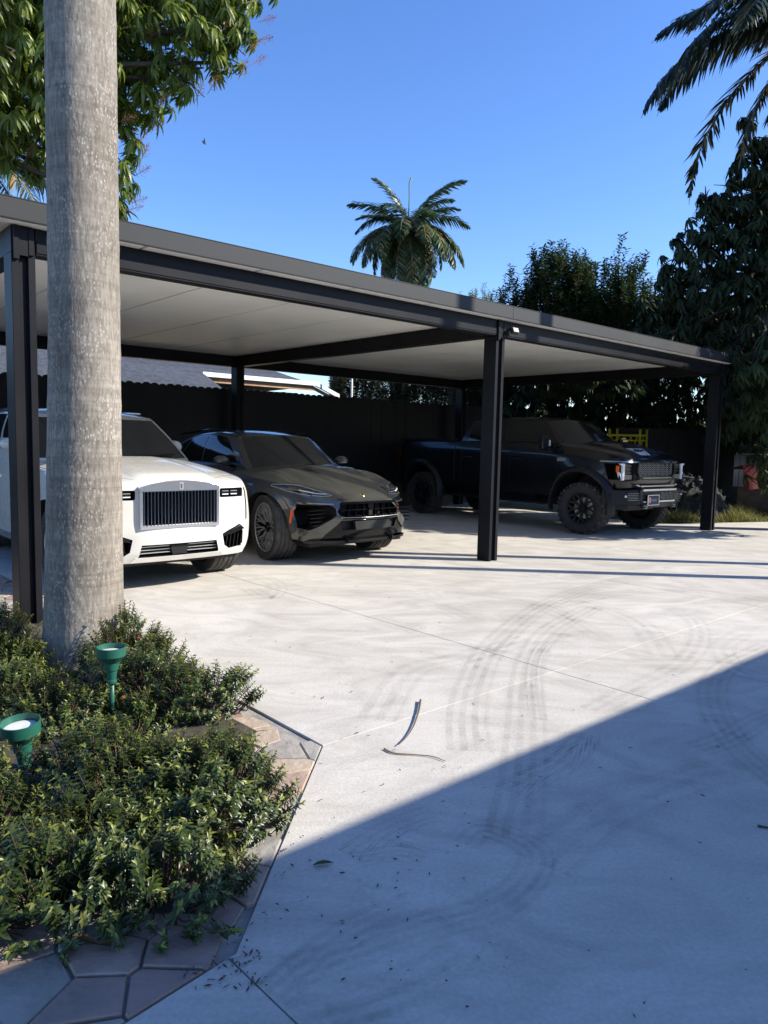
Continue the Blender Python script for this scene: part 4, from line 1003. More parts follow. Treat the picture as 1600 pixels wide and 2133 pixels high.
    cabin({'base': base, 'roof': roof, 'dome': .05, 'bulge': .02}, 'roof_shell', P['kpaint'], car, P['glass'],
        [dict(nm='windshield', q0=-.93, q1=.93, k0=.10, k1=.95, side='f', m=P['dustglass'], nq=24),
         dict(nm='side_window', q0=.05, q1=.50, k0=.18, k1=.92, side='s', m=P['glass'], kfun=lambda q: (.20, min(.92, .21+(q-.03)*6))),
         dict(nm='side_window', q0=.53, q1=.93, k0=.20, k1=.92, side='s', m=P['glass']), dict(nm='rear_window', q0=-.85, q1=.85, k0=.25, k1=.9, side='r', m=P['glass'])])
    for s in (-1, 1):
        def mir(bm):
            box(bm, s*1.05, s*1.27, 1.42, 1.54, 1.42, 1.68); bmesh.ops.recalc_face_normals(bm, faces=bm.faces[:]); bmesh.ops.bevel(bm, geom=bm.edges[:], offset=.035, segments=3, affect='EDGES')
        one('mirror', mir, P['kpaint'], car, 40)
        one('mirror_arm', lambda bm: tube(bm, [(s*.92, 1.5, 1.50), (s*1.08, 1.5, 1.52)], .03, 8), P['satin'], car)
        one('mirror_lamp', lambda bm: box(bm, s*1.08, s*1.11, 1.408, 1.418, 1.50, 1.60), P['lamp'], car)
        one('bed_rail', lambda bm: box(bm, s*.86, s*.93, 3.98, 5.78, 1.555, 1.60), P['satin'], car)
    one('bed_cover', lambda bm: box(bm, -.84, .84, 3.97, 5.76, 1.585, 1.61), P['satin'], car)
    for s in (-1, 1): one('tail_light', lambda bm: box(bm, s*.93, s*.99, 5.70, 5.83, 1.20, 1.45), mat('red_lens', (.05, .005, .005), .2), car)
    one('rear_bumper', lambda bm: box(bm, -.95, .95, 5.78, 5.98, .62, .80), P['flare'], car)
    put_wheels(car, [(.80, .445), (4.93, .445)], 'truck', .447, .33, .255, .86, steer=R(10))
    one('underbody', lambda bm: (box(bm, -.45, .45, .3, 5.6, .42, .66), box(bm, -.75, .75, .72, .88, .38, .52), box(bm, -.75, .75, 4.85, 5.01, .38, .52)), P['dark'], car)
pickup()
# ================================================================= foliage kit
def leaf(p, d, L, Wd, sag, nseg=3, fold=.25, twist=0):
    """a curved blade from p along d; returns V, F (quads)"""
    d = d/np.linalg.norm(d); up = np.array([0, 0, 1.]); s = np.cross(d, up)
    if np.linalg.norm(s) < 1e-3: s = np.array([1., 0, 0])
    s /= np.linalg.norm(s); n = np.cross(s, d); s = s*math.cos(twist)+n*math.sin(twist); n = np.cross(s, d)
    V = []; c = np.array(p, float); dd = d.copy(); wp = {3: [.25, 1, .75, .04], 2: [.3, 1, .05], 4: [.2, .8, 1, .7, .03]}[nseg]
    for i in range(nseg+1):
        w_ = Wd*wp[i]/2; V += [c-s*w_+n*w_*fold*2, c.copy(), c+s*w_+n*w_*fold*2] if fold else [c-s*w_, c+s*w_]
        dd = dd+np.array([0, 0, -sag/nseg]); dd /= np.linalg.norm(dd); c = c+dd*L/nseg
    m = 3 if fold else 2; F = []
    for i in range(nseg):
        for j in range(m-1): a = i*m+j; F.append((a, a+1, a+m+1, a+m))
    return V, F
def stick(p, q, r):
    p = np.array(p, float); q = np.array(q, float); d = q-p; d /= np.linalg.norm(d); s = np.cross(d, [0.3, .5, .81]); s /= np.linalg.norm(s); t = np.cross(s, d)
    V = [p+s*r, p+(-.5*s+.87*t)*r, p+(-.5*s-.87*t)*r, q+s*r*.6, q+(-.5*s+.87*t)*r*.6, q+(-.5*s-.87*t)*r*.6]
    return V, [(0, 1, 4, 3), (1, 2, 5, 4), (2, 0, 3, 5)]
class Acc:
    def __init__(s): s.V = []; s.F = []; s.mi = []; s.n = 0
    def add(s, VF, mi=0):
        V, F = VF; s.V += [tuple(v) for v in V]; s.F += [tuple(i+s.n for i in f) for f in F]; s.mi += [mi]*len(F); s.n += len(V)
    def me(s, name, mats): return np_me(name, s.V, s.F, mats, mi=s.mi)
def leafmat(name, col, rough=.38, tr=.22, objvar=.35, col2=None):
    return mat(name, col, rough, transl=tr, objvar=objvar, spec=.5, col2=col2 or tuple(c*1.9 for c in col), vscale=6)
ml = leafmat('mango_leaf', (.075, .12, .02), .40, .42, col2=(.19, .23, .04)); mld = leafmat('shaded_mango_leaf', (.018, .036, .010), .8, .16, col2=(.036, .060, .014))  # second one: same mango leaf with backlit shade put into its colour
mx_ = leafmat('shrub_leaf', (.026, .048, .012), .36, .2, col2=(.066, .092, .022)); mxy = leafmat('young_shrub_leaf', (.13, .145, .028), .4, .3)
mt = leafmat('tree_leaf', (.022, .045, .012), .5, .2); mty = leafmat('yellow_green_leaf', (.09, .11, .022), .45, .3)
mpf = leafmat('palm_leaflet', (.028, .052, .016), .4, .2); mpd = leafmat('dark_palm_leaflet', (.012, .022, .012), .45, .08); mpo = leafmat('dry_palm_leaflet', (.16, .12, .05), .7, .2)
mtw = mat('twig_brown', (.10, .062, .04), .9, var=.3); mrd = mat('flower_stalk_red', (.30, .12, .085), .8, var=.3); mred = mat('red_petal', (.7, .05, .03), .5)
def whorl(seed, n, L, Wd, sag, e0, e1, nseg=3, fold=.22, stem=.12, mats=(ml, mtw), young=0):
    r = np.random.default_rng(seed); A = Acc()
    A.add(stick((0, 0, -stem), (0, 0, .01), .004), 1)
    for i in range(n):
        az = 2*PI*i/n*1.0+r.uniform(-.25, .25)+ (PI/n if i % 2 else 0); el = r.uniform(e0, e1); l = L*r.uniform(.7, 1.15)
        d = np.array([math.cos(az)*math.cos(el), math.sin(az)*math.cos(el), math.sin(el)])
        A.add(leaf((0, 0, -stem*r.uniform(0, .5)), d, l, Wd*r.uniform(.85, 1.15), sag*r.uniform(.7, 1.3), nseg, fold, r.uniform(-.4, .4)))
    return A.me('leaf_cluster', list(mats))
mango_hi = [whorl(40+i, 14, .205, .038, 2.1, -.45, .55, nseg=4) for i in range(4)]
mango_shaded = [whorl(50+i, 13, .22, .048, 1.9, -.6, .35, mats=(mld, mtw)) for i in range(4)]
def sprig(seed, n, H, L, Wd, mats, spread=.5):     # upright twig with small leaves all along
    r = np.random.default_rng(seed); A = Acc(); tip = np.array([r.uniform(-.1, .1)*H, r.uniform(-.1, .1)*H, H]); A.add(stick((0, 0, 0), tip, .004), 1)
    for i in range(n):
        f = (i+.5)/n; az = i*2.4+r.uniform(-.3, .3); el = r.uniform(.15, .8); d = np.array([math.cos(az)*math.cos(el), math.sin(az)*math.cos(el), math.sin(el)])
        A.add(leaf(tip*f, d, L*r.uniform(.7, 1.1), Wd, .3, 2, 0, r.uniform(-.5, .5)))
    return A.me('leaf_cluster', list(mats))
spr = [sprig(70+i, 22, .42, .11, .042, (mt, mtw)) for i in range(4)]; spry = [sprig(80+i, 22, .38, .10, .038, (mty, mtw)) for i in range(2)]
def merged(name, protos, mats4, parent, mat_list):
    """many transformed copies of the protos joined into one mesh"""
    VS, FS, MS, n = [], [], [], 0
    cache = []
    for me in protos:
        v = np.empty(len(me.vertices)*3, np.float32); me.vertices.foreach_get('co', v); f = np.empty(len(me.loops), np.int32); me.loops.foreach_get('vertex_index', f)
        mi = np.empty(len(me.polygons), np.int32); me.polygons.foreach_get('material_index', mi); cache.append((v.reshape(-1, 3), f.reshape(-1, 4), mi))
    for k, M in mats4:
        v, f, mi = cache[k]; Mn = np.array(M); VS.append(v @ Mn[:3, :3].T + Mn[:3, 3]); FS.append(f+n); MS.append(mi); n += len(v)
    me = np_me(name, np.vstack(VS), np.vstack(FS), mat_list, mi=np.concatenate(MS)); o = link(name, me, parent); o['kind'] = 'stuff'; return o
def rnd_in(r, c, rad, lo=.55):
    while True:
        v = r.normal(size=3); v /= np.linalg.norm(v); f = lo+(1-lo)*r.random()**.7; return Vector(c)+Vector((v[0]*rad[0]*f, v[1]*rad[1]*f, v[2]*rad[2]*f)), v
def tree(name, label, base, trunk_pts, blobs, protos, dens, n_parts, sc_=1., seed=1, lo=.55, tilt=.5, mats=None, branch_r=.03, trunk_r=.14, upright=False, group=None, cat='tree'):
    """blobs: (px, py, depth, rx, rz) in the photograph's directions, converted to real positions; crown parts nearest the camera stay single"""
    r = np.random.default_rng(seed); t = empty(name, base); tag(t, label, cat, group); B_ = Vector(base)
    def tr(bm): tube(bm, [Vector(p)-B_ for p in trunk_pts], list(np.linspace(trunk_r, trunk_r*.5, len(trunk_pts))), 9)
    one('trunk', tr, M_['bark'], t)
    head = Vector(trunk_pts[-1]); placed = []
    for (px, py, Y, rx, rz) in blobs:
        c = at(px, py, Y); n = max(6, int(dens*rx*rx*rz*1.0+dens*.4*rx*rz))
        def br(bm):
            mid = (head+c)/2+Vector((0, 0, -.12*(c-head).length)); tube(bm, [head-B_, mid-B_, c-B_], [branch_r*1.6, branch_r, branch_r*.4], 6)
            for _ in range(5):
                q, _v = rnd_in(r, c, (rx, rx, rz), .5); tube(bm, [c-B_, (c+q)/2+Vector((0, 0, .05))-B_, q-B_], [branch_r*.4, branch_r*.25, .006], 4)
        one('branch', br, M_['bark'], t)
        for _ in range(n):
            q, v = rnd_in(r, c, (rx, rx, rz), lo); placed.append((q, v))
    placed.sort(key=lambda a: (a[0]-Vector((0, 0, 1.5))).length); parts = placed[:n_parts]; rest = placed[n_parts:]
    def mtx(q, v, loc):
        ax = Vector((v[0], v[1], max(v[2], -.2)+(1.2 if upright else .35))).normalized(); rot = Vector((0, 0, 1)).rotation_difference(Vector((0, 0, 1)).lerp(ax, tilt).normalized()).to_matrix().to_4x4()
        return Matrix.Translation(loc) @ rot @ Matrix.Rotation(r.uniform(0, 6.28), 4, 'Z') @ Matrix.Diagonal((*(sc_*r.uniform(.75, 1.25),)*3, 1))
    for q, v in parts:
        o = link('leaf_cluster', protos[r.integers(len(protos))], t); o.matrix_local = mtx(q, v, q-B_)
    if rest: merged('crown', protos, [(r.integers(len(protos)), mtx(q, v, q-B_)) for q, v in rest], t, mats)
    return t
def panicle(seed):
    r = np.random.default_rng(seed); A = Acc(); A.add(stick((0, 0, 0), (.02, 0, .26), .004))
    for i in range(16):
        f = .25+.75*i/16; p = np.array((.02*f, 0, .26*f)); az = i*2.4; d = np.array([math.cos(az), math.sin(az), .7])*.09*(1.15-f); A.add(stick(p, p+d, .002))
        for k in range(3): e_ = p+d*(.4+.3*k); A.add(stick(e_, e_+r.normal(size=3)*.018, .0018))
    return A.me('flower_stalk', [mrd])
pans = [panicle(90+i) for i in range(3)]
# ---- mango tree at upper left, behind the palm trunk
mg = tree('mango_tree', 'mango tree with long drooping glossy leaves filling the upper left corner', (-8.2, 9.2, 0), [(-8.2, 9.2, 0), (-8.0, 9.2, 1.8), (-7.8, 9.1, 3.8), (-7.2, 9, 6.9)],
  [(60, 120, 8.6, 1.15, .95), (180, 60, 9.2, .9, .8), (330, 60, 9.3, .85, .62), (430, 60, 9.0, .62, .45), (480, 30, 9.0, .45, .38), (455, 130, 8.9, .34, .3), (370, 165, 9.1, .38, .32), (290, 200, 9.2, .42, .38), (265, 290, 9.1, .25, .3), (262, 370, 9.0, .20, .26), (250, 430, 9.0, .10, .12),
   (30, 240, 8.8, .55, .42), (80, 290, 9.0, .35, .30), (10, 300, 8.9, .35, .3), (75, 340, 9.1, .15, .2), (-60, 60, 9.2, 1.3, 1.3), (90, -80, 9.4, 1.4, .9), (340, -120, 9.4, 1.3, .85), (240, 130, 9.8, .9, .7), (500, -40, 9.3, .5, .5)],
  mango_hi, 125, 300, 1.0, 5, mats=[ml, mtw], lo=.35, trunk_r=.2, branch_r=.045)
r_ = np.random.default_rng(3)
for (px, py) in [(545, 40), (530, 130), (505, 160), (520, 105), (440, 190), (415, 205), (330, 215), (315, 270), (300, 330), (290, 360), (275, 420), (265, 435), (285, 300), (470, 60), (370, 110), (250, 250), (310, 80), (540, 80), (60, 330)]:
    o = link('flower_stalk', pans[r_.integers(3)], mg); q = at(px-8, py+6, 8.75)-Vector((-8.2, 9.2, 0)); o.location = q; o.rotation_euler = (r_.uniform(-.5, .5), r_.uniform(.4, 1.2), r_.uniform(-.4, .4)); o.scale = (.9,)*3
# ---- large backlit mango tree at right, its shade kept in the leaf colour
tree('mango_tree', 'tall mango tree, backlit shade in its leaf colour, rising behind the right end of the carport', at(1640, 1085, 15.5)*1, [gz(1640, 1075), at(1650, 900, 15.6), at(1630, 700, 15.6), at(1600, 560, 15.6)],
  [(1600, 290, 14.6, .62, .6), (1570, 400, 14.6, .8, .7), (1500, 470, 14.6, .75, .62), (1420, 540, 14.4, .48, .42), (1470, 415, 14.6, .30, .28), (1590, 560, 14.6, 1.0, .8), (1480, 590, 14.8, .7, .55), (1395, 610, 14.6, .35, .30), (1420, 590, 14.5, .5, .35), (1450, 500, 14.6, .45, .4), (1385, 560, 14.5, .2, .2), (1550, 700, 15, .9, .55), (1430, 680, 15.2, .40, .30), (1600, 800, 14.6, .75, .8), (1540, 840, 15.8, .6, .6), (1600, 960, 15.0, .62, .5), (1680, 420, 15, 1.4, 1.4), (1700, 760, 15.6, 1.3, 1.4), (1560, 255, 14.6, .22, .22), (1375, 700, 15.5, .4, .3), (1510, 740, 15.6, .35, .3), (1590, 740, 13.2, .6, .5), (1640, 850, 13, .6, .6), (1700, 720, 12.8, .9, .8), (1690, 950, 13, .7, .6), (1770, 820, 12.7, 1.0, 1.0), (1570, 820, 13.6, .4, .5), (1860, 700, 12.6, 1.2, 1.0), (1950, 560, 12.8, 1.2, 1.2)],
  mango_shaded, 110, 300, 1.15, 9, mats=[mld, mtw], lo=.3, trunk_r=.22, branch_r=.05)
# ---- trees behind the carport, middle right
tree('broadleaf_tree', 'dense green tree with a broken bushy top behind the carport roof', gz(1150, 990), [gz(1150, 990), at(1150, 800, 20), at(1160, 640, 20)],
  [(1160, 622, 20, .95, .9), (1135, 578, 20, .40, .40), (1200, 592, 20, .42, .40), (1075, 655, 20, .65, .50), (1240, 670, 20, .8, .7), (1163, 542, 20, .15, .26), (1118, 556, 20, .12, .12), (1060, 605, 20, .2, .2), (1180, 690, 20, 1.1, .6), (1215, 600, 20, .35, .4)],
  spr+spry[:1], 330, 280, 1.15, 21, mats=[mt, mtw, mty], lo=.25, upright=True, tilt=.35, trunk_r=.2)
tree('broadleaf_tree', 'darker spiky tree with upright leading shoots right of the bushy one', gz(1300, 985), [gz(1300, 985), at(1295, 800, 19), at(1290, 640, 19)],
  [(1290, 600, 19, .42, .5), (1288, 552, 19, .09, .28), (1332, 566, 19, .12, .13), (1320, 600, 19, .22, .25), (1252, 590, 19, .12, .16), (1290, 650, 19, .85, .6), (1350, 640, 19, .3, .3), (1340, 690, 19, .9, .5)],
  spr, 300, 260, 1.1, 23, mats=[mt, mtw], lo=.25, upright=True, tilt=.35, trunk_r=.15)
tree('young_tree', 'small yellow green treetop just showing over the carport fascia', gz(985, 985), [gz(985, 985), at(985, 760, 24), at(985, 650, 24)],
  [(985, 625, 24, .55, .25), (1010, 635, 24, .6, .35), (960, 650, 24, .6, .4)], spry, 150, 120, .8, 25, mats=[mty, mtw], lo=.2, upright=True, trunk_r=.08)
# undergrowth behind the fences: one dark mass each, nobody could count the bushes
def thicket(name, label, boxes, protos, n, mats, seed, sc_=1.):
    r = np.random.default_rng(seed); M4 = []; tot = sum(b[-1] for b in boxes)
    for (px0, px1, py0, py1, Y0, Y1, wgt) in boxes:
        for _ in range(int(n*wgt/tot)):
            q = at(r.uniform(px0, px1), r.uniform(py0, py1), r.uniform(Y0, Y1)); s = sc_*r.uniform(.7, 1.3)
            M4.append((r.integers(len(protos)), Matrix.Translation(q) @ Euler((r.uniform(-.5, .5), r.uniform(-.5, .5), r.uniform(0, 6.3))).to_matrix().to_4x4() @ Matrix.Diagonal((s, s, s, 1))))
    o = merged(name, protos, M4, None, mats); tag(o, label, 'hedge'); return o
mtb = leafmat('brown_green_leaf', (.05, .05, .022), .6, .2); spb = [sprig(180+i, 20, .42, .11, .045, (mtb, mtw)) for i in range(3)]
thicket('far_hedge', 'brown green hedge showing between the back fence and the rear beam', [(690, 1010, 765, 875, 23, 25.5, 1), (940, 1060, 780, 880, 20, 23, .5)], spb, 3200, [mtb, mtw], 31)
thicket('dark_undergrowth', 'dark undergrowth in the shaded yard behind the pickup truck, plus unseen leaves added to block sun', [(1000, 1560, 650, 900, 19.6, 23, 2.4), (1010, 1400, 840, 985, 19.6, 21.5, .6), (1480, 1680, 700, 925, 17.6, 19.5, 1.2), (1660, 2050, 450, 980, 17, 20, 2.0), (1330, 1640, 610, 760, 17.6, 19, 1.1), (1120, 1340, 690, 805, 17.0, 18.8, .8), (1120, 1240, 720, 790, 16.9, 17.6, .2)], mango_shaded, 6500, [mld, mtw], 33, 1.35)  # off-frame and hidden boxes: unseen leaves added to keep sun off the fence
# ---- palms
def frond_me(seed, L, leafL, wd, droop, n=62, mats=(mpf, mtw, mpo), rise=.5, vee=.5, dry=0., hang=.6):
    """arching palm frond along +x from the origin"""
    r = np.random.default_rng(seed); A = Acc(); c = np.array([0, 0, 0.]); ang = rise; pts = [c.copy()]; dirs = []
    for i in range(24):
        d = np.array([math.cos(ang), 0, math.sin(ang)]); dirs.append(d); c = c+d*L/24; pts.append(c.copy()); ang -= droop/24*(1+.6*i/24)
    for i in range(24): A.add(stick(pts[i], pts[i+1], .030*(1-i/26)*L/3+.003), 1 if not dry else 2)
    for k in range(n):
        f = .12+.88*(k+.5)/n; i = min(23, int(f*24)); p = pts[i]+(pts[i+1]-pts[i])*(f*24-i); d = dirs[i]; up = np.array([-d[2], 0, d[0]])
        ll = leafL*(math.sin(PI*min(1, f*.85+.18))**.6)*r.uniform(.85, 1.1)
        for s in (-1, 1):
            v = d*r.uniform(.55, .75) + np.array([0, s, 0])*r.uniform(.75, 1.0) + up*r.uniform(vee-.35, vee+.25)
            A.add(leaf(p, v, ll, wd, hang*r.uniform(.7, 1.3), 3, 0, r.uniform(-.6, .6)), 2 if r.random() < dry else 0)
    return A.me('frond', list(mats))
def palm(name, label, base, h, trunk_r, protos, specs, lean=(0, 0), group=None, tmat=None, shaft=True):
    t = empty(name, base); tag(t, label, 'palm tree', group)
    def tr(bm):
        n = 26; pts = [Vector((lean[0]*(i/n)**2, lean[1]*(i/n)**2, h*i/n)) for i in range(n+1)]; tube(bm, pts, [trunk_r*(1.12-.25*i/n+(.012 if i % 2 else 0)) for i in range(n+1)], 14)
    one('trunk', tr, tmat or M_['palmbark'], t, 40)
    top = Vector((lean[0], lean[1], h))
    if shaft: one('crownshaft', lambda bm: tube(bm, [top, top+Vector((0, 0, .5)), top+Vector((0, 0, 1.0))], [trunk_r*.95, trunk_r*.8, trunk_r*.35], 12), mat('green_shaft', (.09, .14, .04), .4), t)
    for (az, el, k, s) in specs:
        link('frond', protos[k], t, loc=top+Vector((0, 0, .75 if shaft else .1)), rot=Euler((rng.uniform(-.2, .2), -el, az)), scale=s)
    return t
M_['palmbark'] = mat('palm_trunk_bark', (.17, .155, .135), .85, col2=(.27, .25, .22), vscale=5, bump=.5, bscale=30)
fr_mid = [frond_me(100+i, 3.0, .74, .055, 1.15+.2*i, 80, rise=.45, vee=.25, hang=1.0) for i in range(3)]
fr_up = [frond_me(105, 2.9, .74, .055, .75, 78, rise=0, vee=.3, hang=.9)]
fr_hang = [frond_me(110+i, 3.3, .66, .055, 1.25, 80, rise=.35, vee=.1, hang=.8, dry=.12) for i in range(2)]
pb = gz(850, 1000); cB = at(850, 478, 30)
specs = [(0.05, .16, 0, .92), (.2, -.1, 1, .8), (2.95, .72, 5, .95), (3.1, .12, 1, .82), (.1, 1.08, 5, 1.08), (2.9, 1.30, 5, .92), (.5, .95, 5, .9), (3.5, .4, 5, .8), (-.4, .6, 5, .8), (1.4, .3, 0, .8), (4.2, .3, 1, .8), (5.2, .1, 0, .8)]
specs += [(a, -.28+.15*math.sin(a*3), 3+int(a*7) % 2, .95) for a in np.linspace(.2, 6.3, 15)] + [(a, -.95, 3+int(a*5) % 2, .95) for a in np.linspace(.3, 6.0, 11)] + [(a, -.6, 3+int(a*5) % 2, .8) for a in (3.4, 3.9, 2.8, -.3, -.8)]
cp_ = palm('royal_palm', 'distant royal palm with drooping skirt of fronds above the carport roof', (cB.x, cB.y, 0), cB.z-.6, .24, fr_mid+fr_hang+fr_up, specs)
one('spear_leaf', lambda bm: tube(bm, [(0, 0, cB.z-.2), (.02, 0, cB.z+1.2), (.0, 0, cB.z+1.75), (.08, 0, cB.z+1.95)], [.03, .022, .02, .05], 6), mat('pale_spear', (.14, .17, .06), .8), cp_)
# right: dark palm, crown just out of the frame
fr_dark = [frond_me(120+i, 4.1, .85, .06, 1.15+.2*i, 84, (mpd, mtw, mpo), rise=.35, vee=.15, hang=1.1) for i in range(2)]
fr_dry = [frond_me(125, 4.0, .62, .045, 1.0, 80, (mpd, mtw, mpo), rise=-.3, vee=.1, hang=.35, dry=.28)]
cR_ = at(1722, 40, 14)
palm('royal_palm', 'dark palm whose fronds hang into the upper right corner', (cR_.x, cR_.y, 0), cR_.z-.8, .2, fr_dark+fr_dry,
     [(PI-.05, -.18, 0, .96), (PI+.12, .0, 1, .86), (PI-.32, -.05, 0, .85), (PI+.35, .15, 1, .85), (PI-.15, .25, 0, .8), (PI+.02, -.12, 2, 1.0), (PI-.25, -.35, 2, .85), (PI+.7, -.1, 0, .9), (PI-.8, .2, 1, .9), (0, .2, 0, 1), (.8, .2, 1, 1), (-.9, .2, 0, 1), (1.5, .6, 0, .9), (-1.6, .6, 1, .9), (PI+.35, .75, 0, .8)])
# left: coconut palm behind the mango, its fronds arching down to the roof
fr_left = [frond_me(130, 2.8, .55, .035, 1.5, 60, (mpf, mpo, mpo), rise=.2, vee=.1, hang=.9, dry=.2)]
cL = at(-70, 330, 12)
palm('coconut_palm', 'palm with yellowish arching frond stalks behind the left end of the roof', (cL.x, cL.y, 0), cL.z-.1, .16, fr_left+fr_mid, [(0.1, .05, 0, .8), (-.35, -.2, 0, .8), (.5, -.05, 1, .8), (-.15, -.55, 0, .75), (.2, -.35, 1, .7), (.1, .5, 0, .7), (2, .5, 1, .9), (3.4, .3, 1, .9), (4.4, .2, 2, .9)], shaft=False)
cS = at(705, 580, 34)
palm('small_palm', 'faint palm tip just peeking over the middle of the roof edge', (cS.x, cS.y, 0), cS.z-.4, .15, fr_mid, [(a, .3, int(a) % 3, .5) for a in np.linspace(0, 5.6, 8)], shaft=False)
# two tall slim palms right of the frame whose trunks throw the thin shadow bands
for (x, y, lb) in ((7.4, 9.70-.054*(7.4-5.11), 'tall slim palm right of the yard, nearer the carport'), (8.3, 8.59-.046*(8.3-4.54), 'tall slim palm right of the yard, nearer the house')):
    palm('slim_palm', lb, (x, y, 0), 13.5, .10, fr_mid, [(a, .3-.5*(i % 2), i % 3, .8) for i, a in enumerate(np.linspace(0, 5.7, 11))], group='slim palms beside the driveway')
for px, Y, rr, lb in ((695, 24.5, .16, 'pale tree trunk beyond the fence beside the house corner'), (823, 24, .17, 'dark tree trunk beyond the fence right of the thin pole')):
    b_ = gz(px, 985) ; q = at(px, 800, Y); t = empty('tree_trunk', (q.x, q.y, 0)); tag(t, lb, 'tree'); one('trunk', lambda bm: tube(bm, [(0, 0, 0), (.02, 0, 2), (.0, 0, 6)], [rr*1.2, rr, rr*.7], 10), M_['palmbark'] if px < 700 else M_['bark'], t)
q = at(733, 800, 22); o = one('thin_pole', lambda bm: tube(bm, [(q.x, q.y, 0), (q.x, q.y, 3.95)], .03, 8), mat('pale_pole', (.55, .53, .45), .6), None); tag(o, 'thin pale pole standing beyond the fence', 'pole')
# ================================================================= big palm trunk in the foreground
def trunk_mat():
    m = bpy.data.materials.new('grey_palm_trunk'); m.use_nodes = True; t = m.node_tree; b = t.nodes['Principled BSDF']; tc = t.nodes.new('ShaderNodeTexCoord')
    def nz(scale, det, mp=(1, 1, 1), dist=0):
        mm = t.nodes.new('ShaderNodeMapping'); mm.inputs['Scale'].default_value = mp; lk(t, tc.outputs['Object'], mm.inputs[0]); n = t.nodes.new('ShaderNodeTexNoise'); n.inputs['Scale'].default_value = scale; n.inputs['Detail'].default_value = det; n.inputs['Distortion'].default_value = dist; lk(t, mm.outputs[0], n.inputs['Vector']); return n.outputs['Fac']
    def rp(f, a, ca, c, cb):
        r = t.nodes.new('ShaderNodeValToRGB'); r.color_ramp.elements[0].position = a; r.color_ramp.elements[1].position = c; r.color_ramp.elements[0].color = (*ca, 1); r.color_ramp.elements[1].color = (*cb, 1); lk(t, f, r.inputs[0]); return r.outputs[0]
    def mix(a, c, mode='MULTIPLY', f=1.):
        x = t.nodes.new('ShaderNodeMix'); x.data_type = 'RGBA'; x.blend_type = mode
        if isinstance(f, float): x.inputs[0].default_value = f
        else: lk(t, f, x.inputs[0])
        lk(t, a, x.inputs[6]); lk(t, c, x.inputs[7]); return x.outputs[2]
    base = rp(nz(2.6, 8, (1, 1, .5)), .35, (.175, .152, .122), .65, (.275, .248, .208))
    streak = rp(nz(55, 5, (1, 1, .20)), .35, (.72, .71, .70), .65, (1.2, 1.2, 1.2))
    rings = rp(nz(3.0, 3, (.15, .15, 7)), .40, (.78, .77, .76), .62, (1.05, 1.05, 1.05))
    rings2 = rp(nz(2.2, 4, (.10, .10, 24), .4), .30, (.55, .53, .50), .42, (1, 1, 1))
    c = mix(mix(mix(base, streak), rings, f=.8), rings2, f=.6)
    vo = t.nodes.new('ShaderNodeTexVoronoi'); vo.inputs['Scale'].default_value = 62; vo.inputs['Randomness'].default_value = 1; mm = t.nodes.new('ShaderNodeMapping'); mm.inputs['Scale'].default_value = (1, 1, .55); lk(t, tc.outputs['Object'], mm.inputs[0]); lk(t, mm.outputs[0], vo.inputs['Vector'])
    spots = rp(vo.outputs['Distance'], .16, (1, 1, 1), .42, (0, 0, 0)); gate = rp(nz(6, 4, (1, 1, .6)), .40, (.1, .1, .1), .66, (.75, .75, .75)); sm_ = mix(spots, gate)
    wc = t.nodes.new('ShaderNodeRGB'); wc.outputs[0].default_value = (.46, .445, .40, 1); c = mix(c, wc.outputs[0], 'MIX', sm_)
    dk = t.nodes.new('ShaderNodeRGB'); dk.outputs[0].default_value = (.06, .055, .05, 1); c = mix(c, dk.outputs[0], 'MIX', rp(nz(70, 3, (1, 1, .5)), .66, (0, 0, 0), .76, (.8, .8, .8)))
    lk(t, c, b.inputs['Base Color']); b.inputs['Roughness'].default_value = .88
    bp = t.nodes.new('ShaderNodeBump'); bp.inputs['Strength'].default_value = .55; bp.inputs['Distance'].default_value = .008; ad = t.nodes.new('ShaderNodeMath'); ad.operation = 'ADD'; lk(t, nz(45, 4, (1, 1, .35)), ad.inputs[0]); lk(t, nz(7, 4), ad.inputs[1]); lk(t, ad.outputs[0], bp.inputs['Height']); lk(t, bp.outputs[0], b.inputs['Normal'])
    return m
bt = empty('palm_tree', (-2.0, 4.87, 0)); tag(bt, 'large royal palm with smooth spotted grey trunk in the left foreground bed', 'palm tree')
def btr(bm):
    n = 150; rf = sp([0, .3, 1.2, 2.4, 4.3, 8.5], [.275, .253, .233, .2165, .2085, .19]); xf = sp([0, .3, 1.2, 2.4, 4.3, 8.5], [-.006, -.0015, .019, .0355, .040, .05])
    rings = []
    for i in range(n+1):
        z = 8.5*i/n; ring = []
        for k in range(48):
            a = 2*PI*k/48; rr = rf(z)*(1+.006*math.sin(3*a+z*2)+.004*math.sin(5*a-z*3.1)) + (.003 if (i % 6 == 0) else 0)
            ring.append(bm.verts.new((xf(z)+rr*math.cos(a), rr*math.sin(a), z)))
        if rings:
            for k in range(48): bm.faces.new((rings[-1][k], rings[-1][(k+1) % 48], ring[(k+1) % 48], ring[k]))
        rings.append(ring)
one('trunk', btr, trunk_mat(), bt, 60)
one('crownshaft', lambda bm: tube(bm, [(.05, 0, 8.5), (.05, 0, 9.2), (.05, 0, 9.8)], [.19, .16, .08], 14), mat('green_shaft', (.09, .14, .04), .4), bt)
for i, a in enumerate(np.linspace(0, 5.8, 12)): link('frond', fr_mid[i % 3], bt, loc=(.05, 0, 9.5), rot=(0, -(.5-.35*(i % 3)), a), scale=1.1)
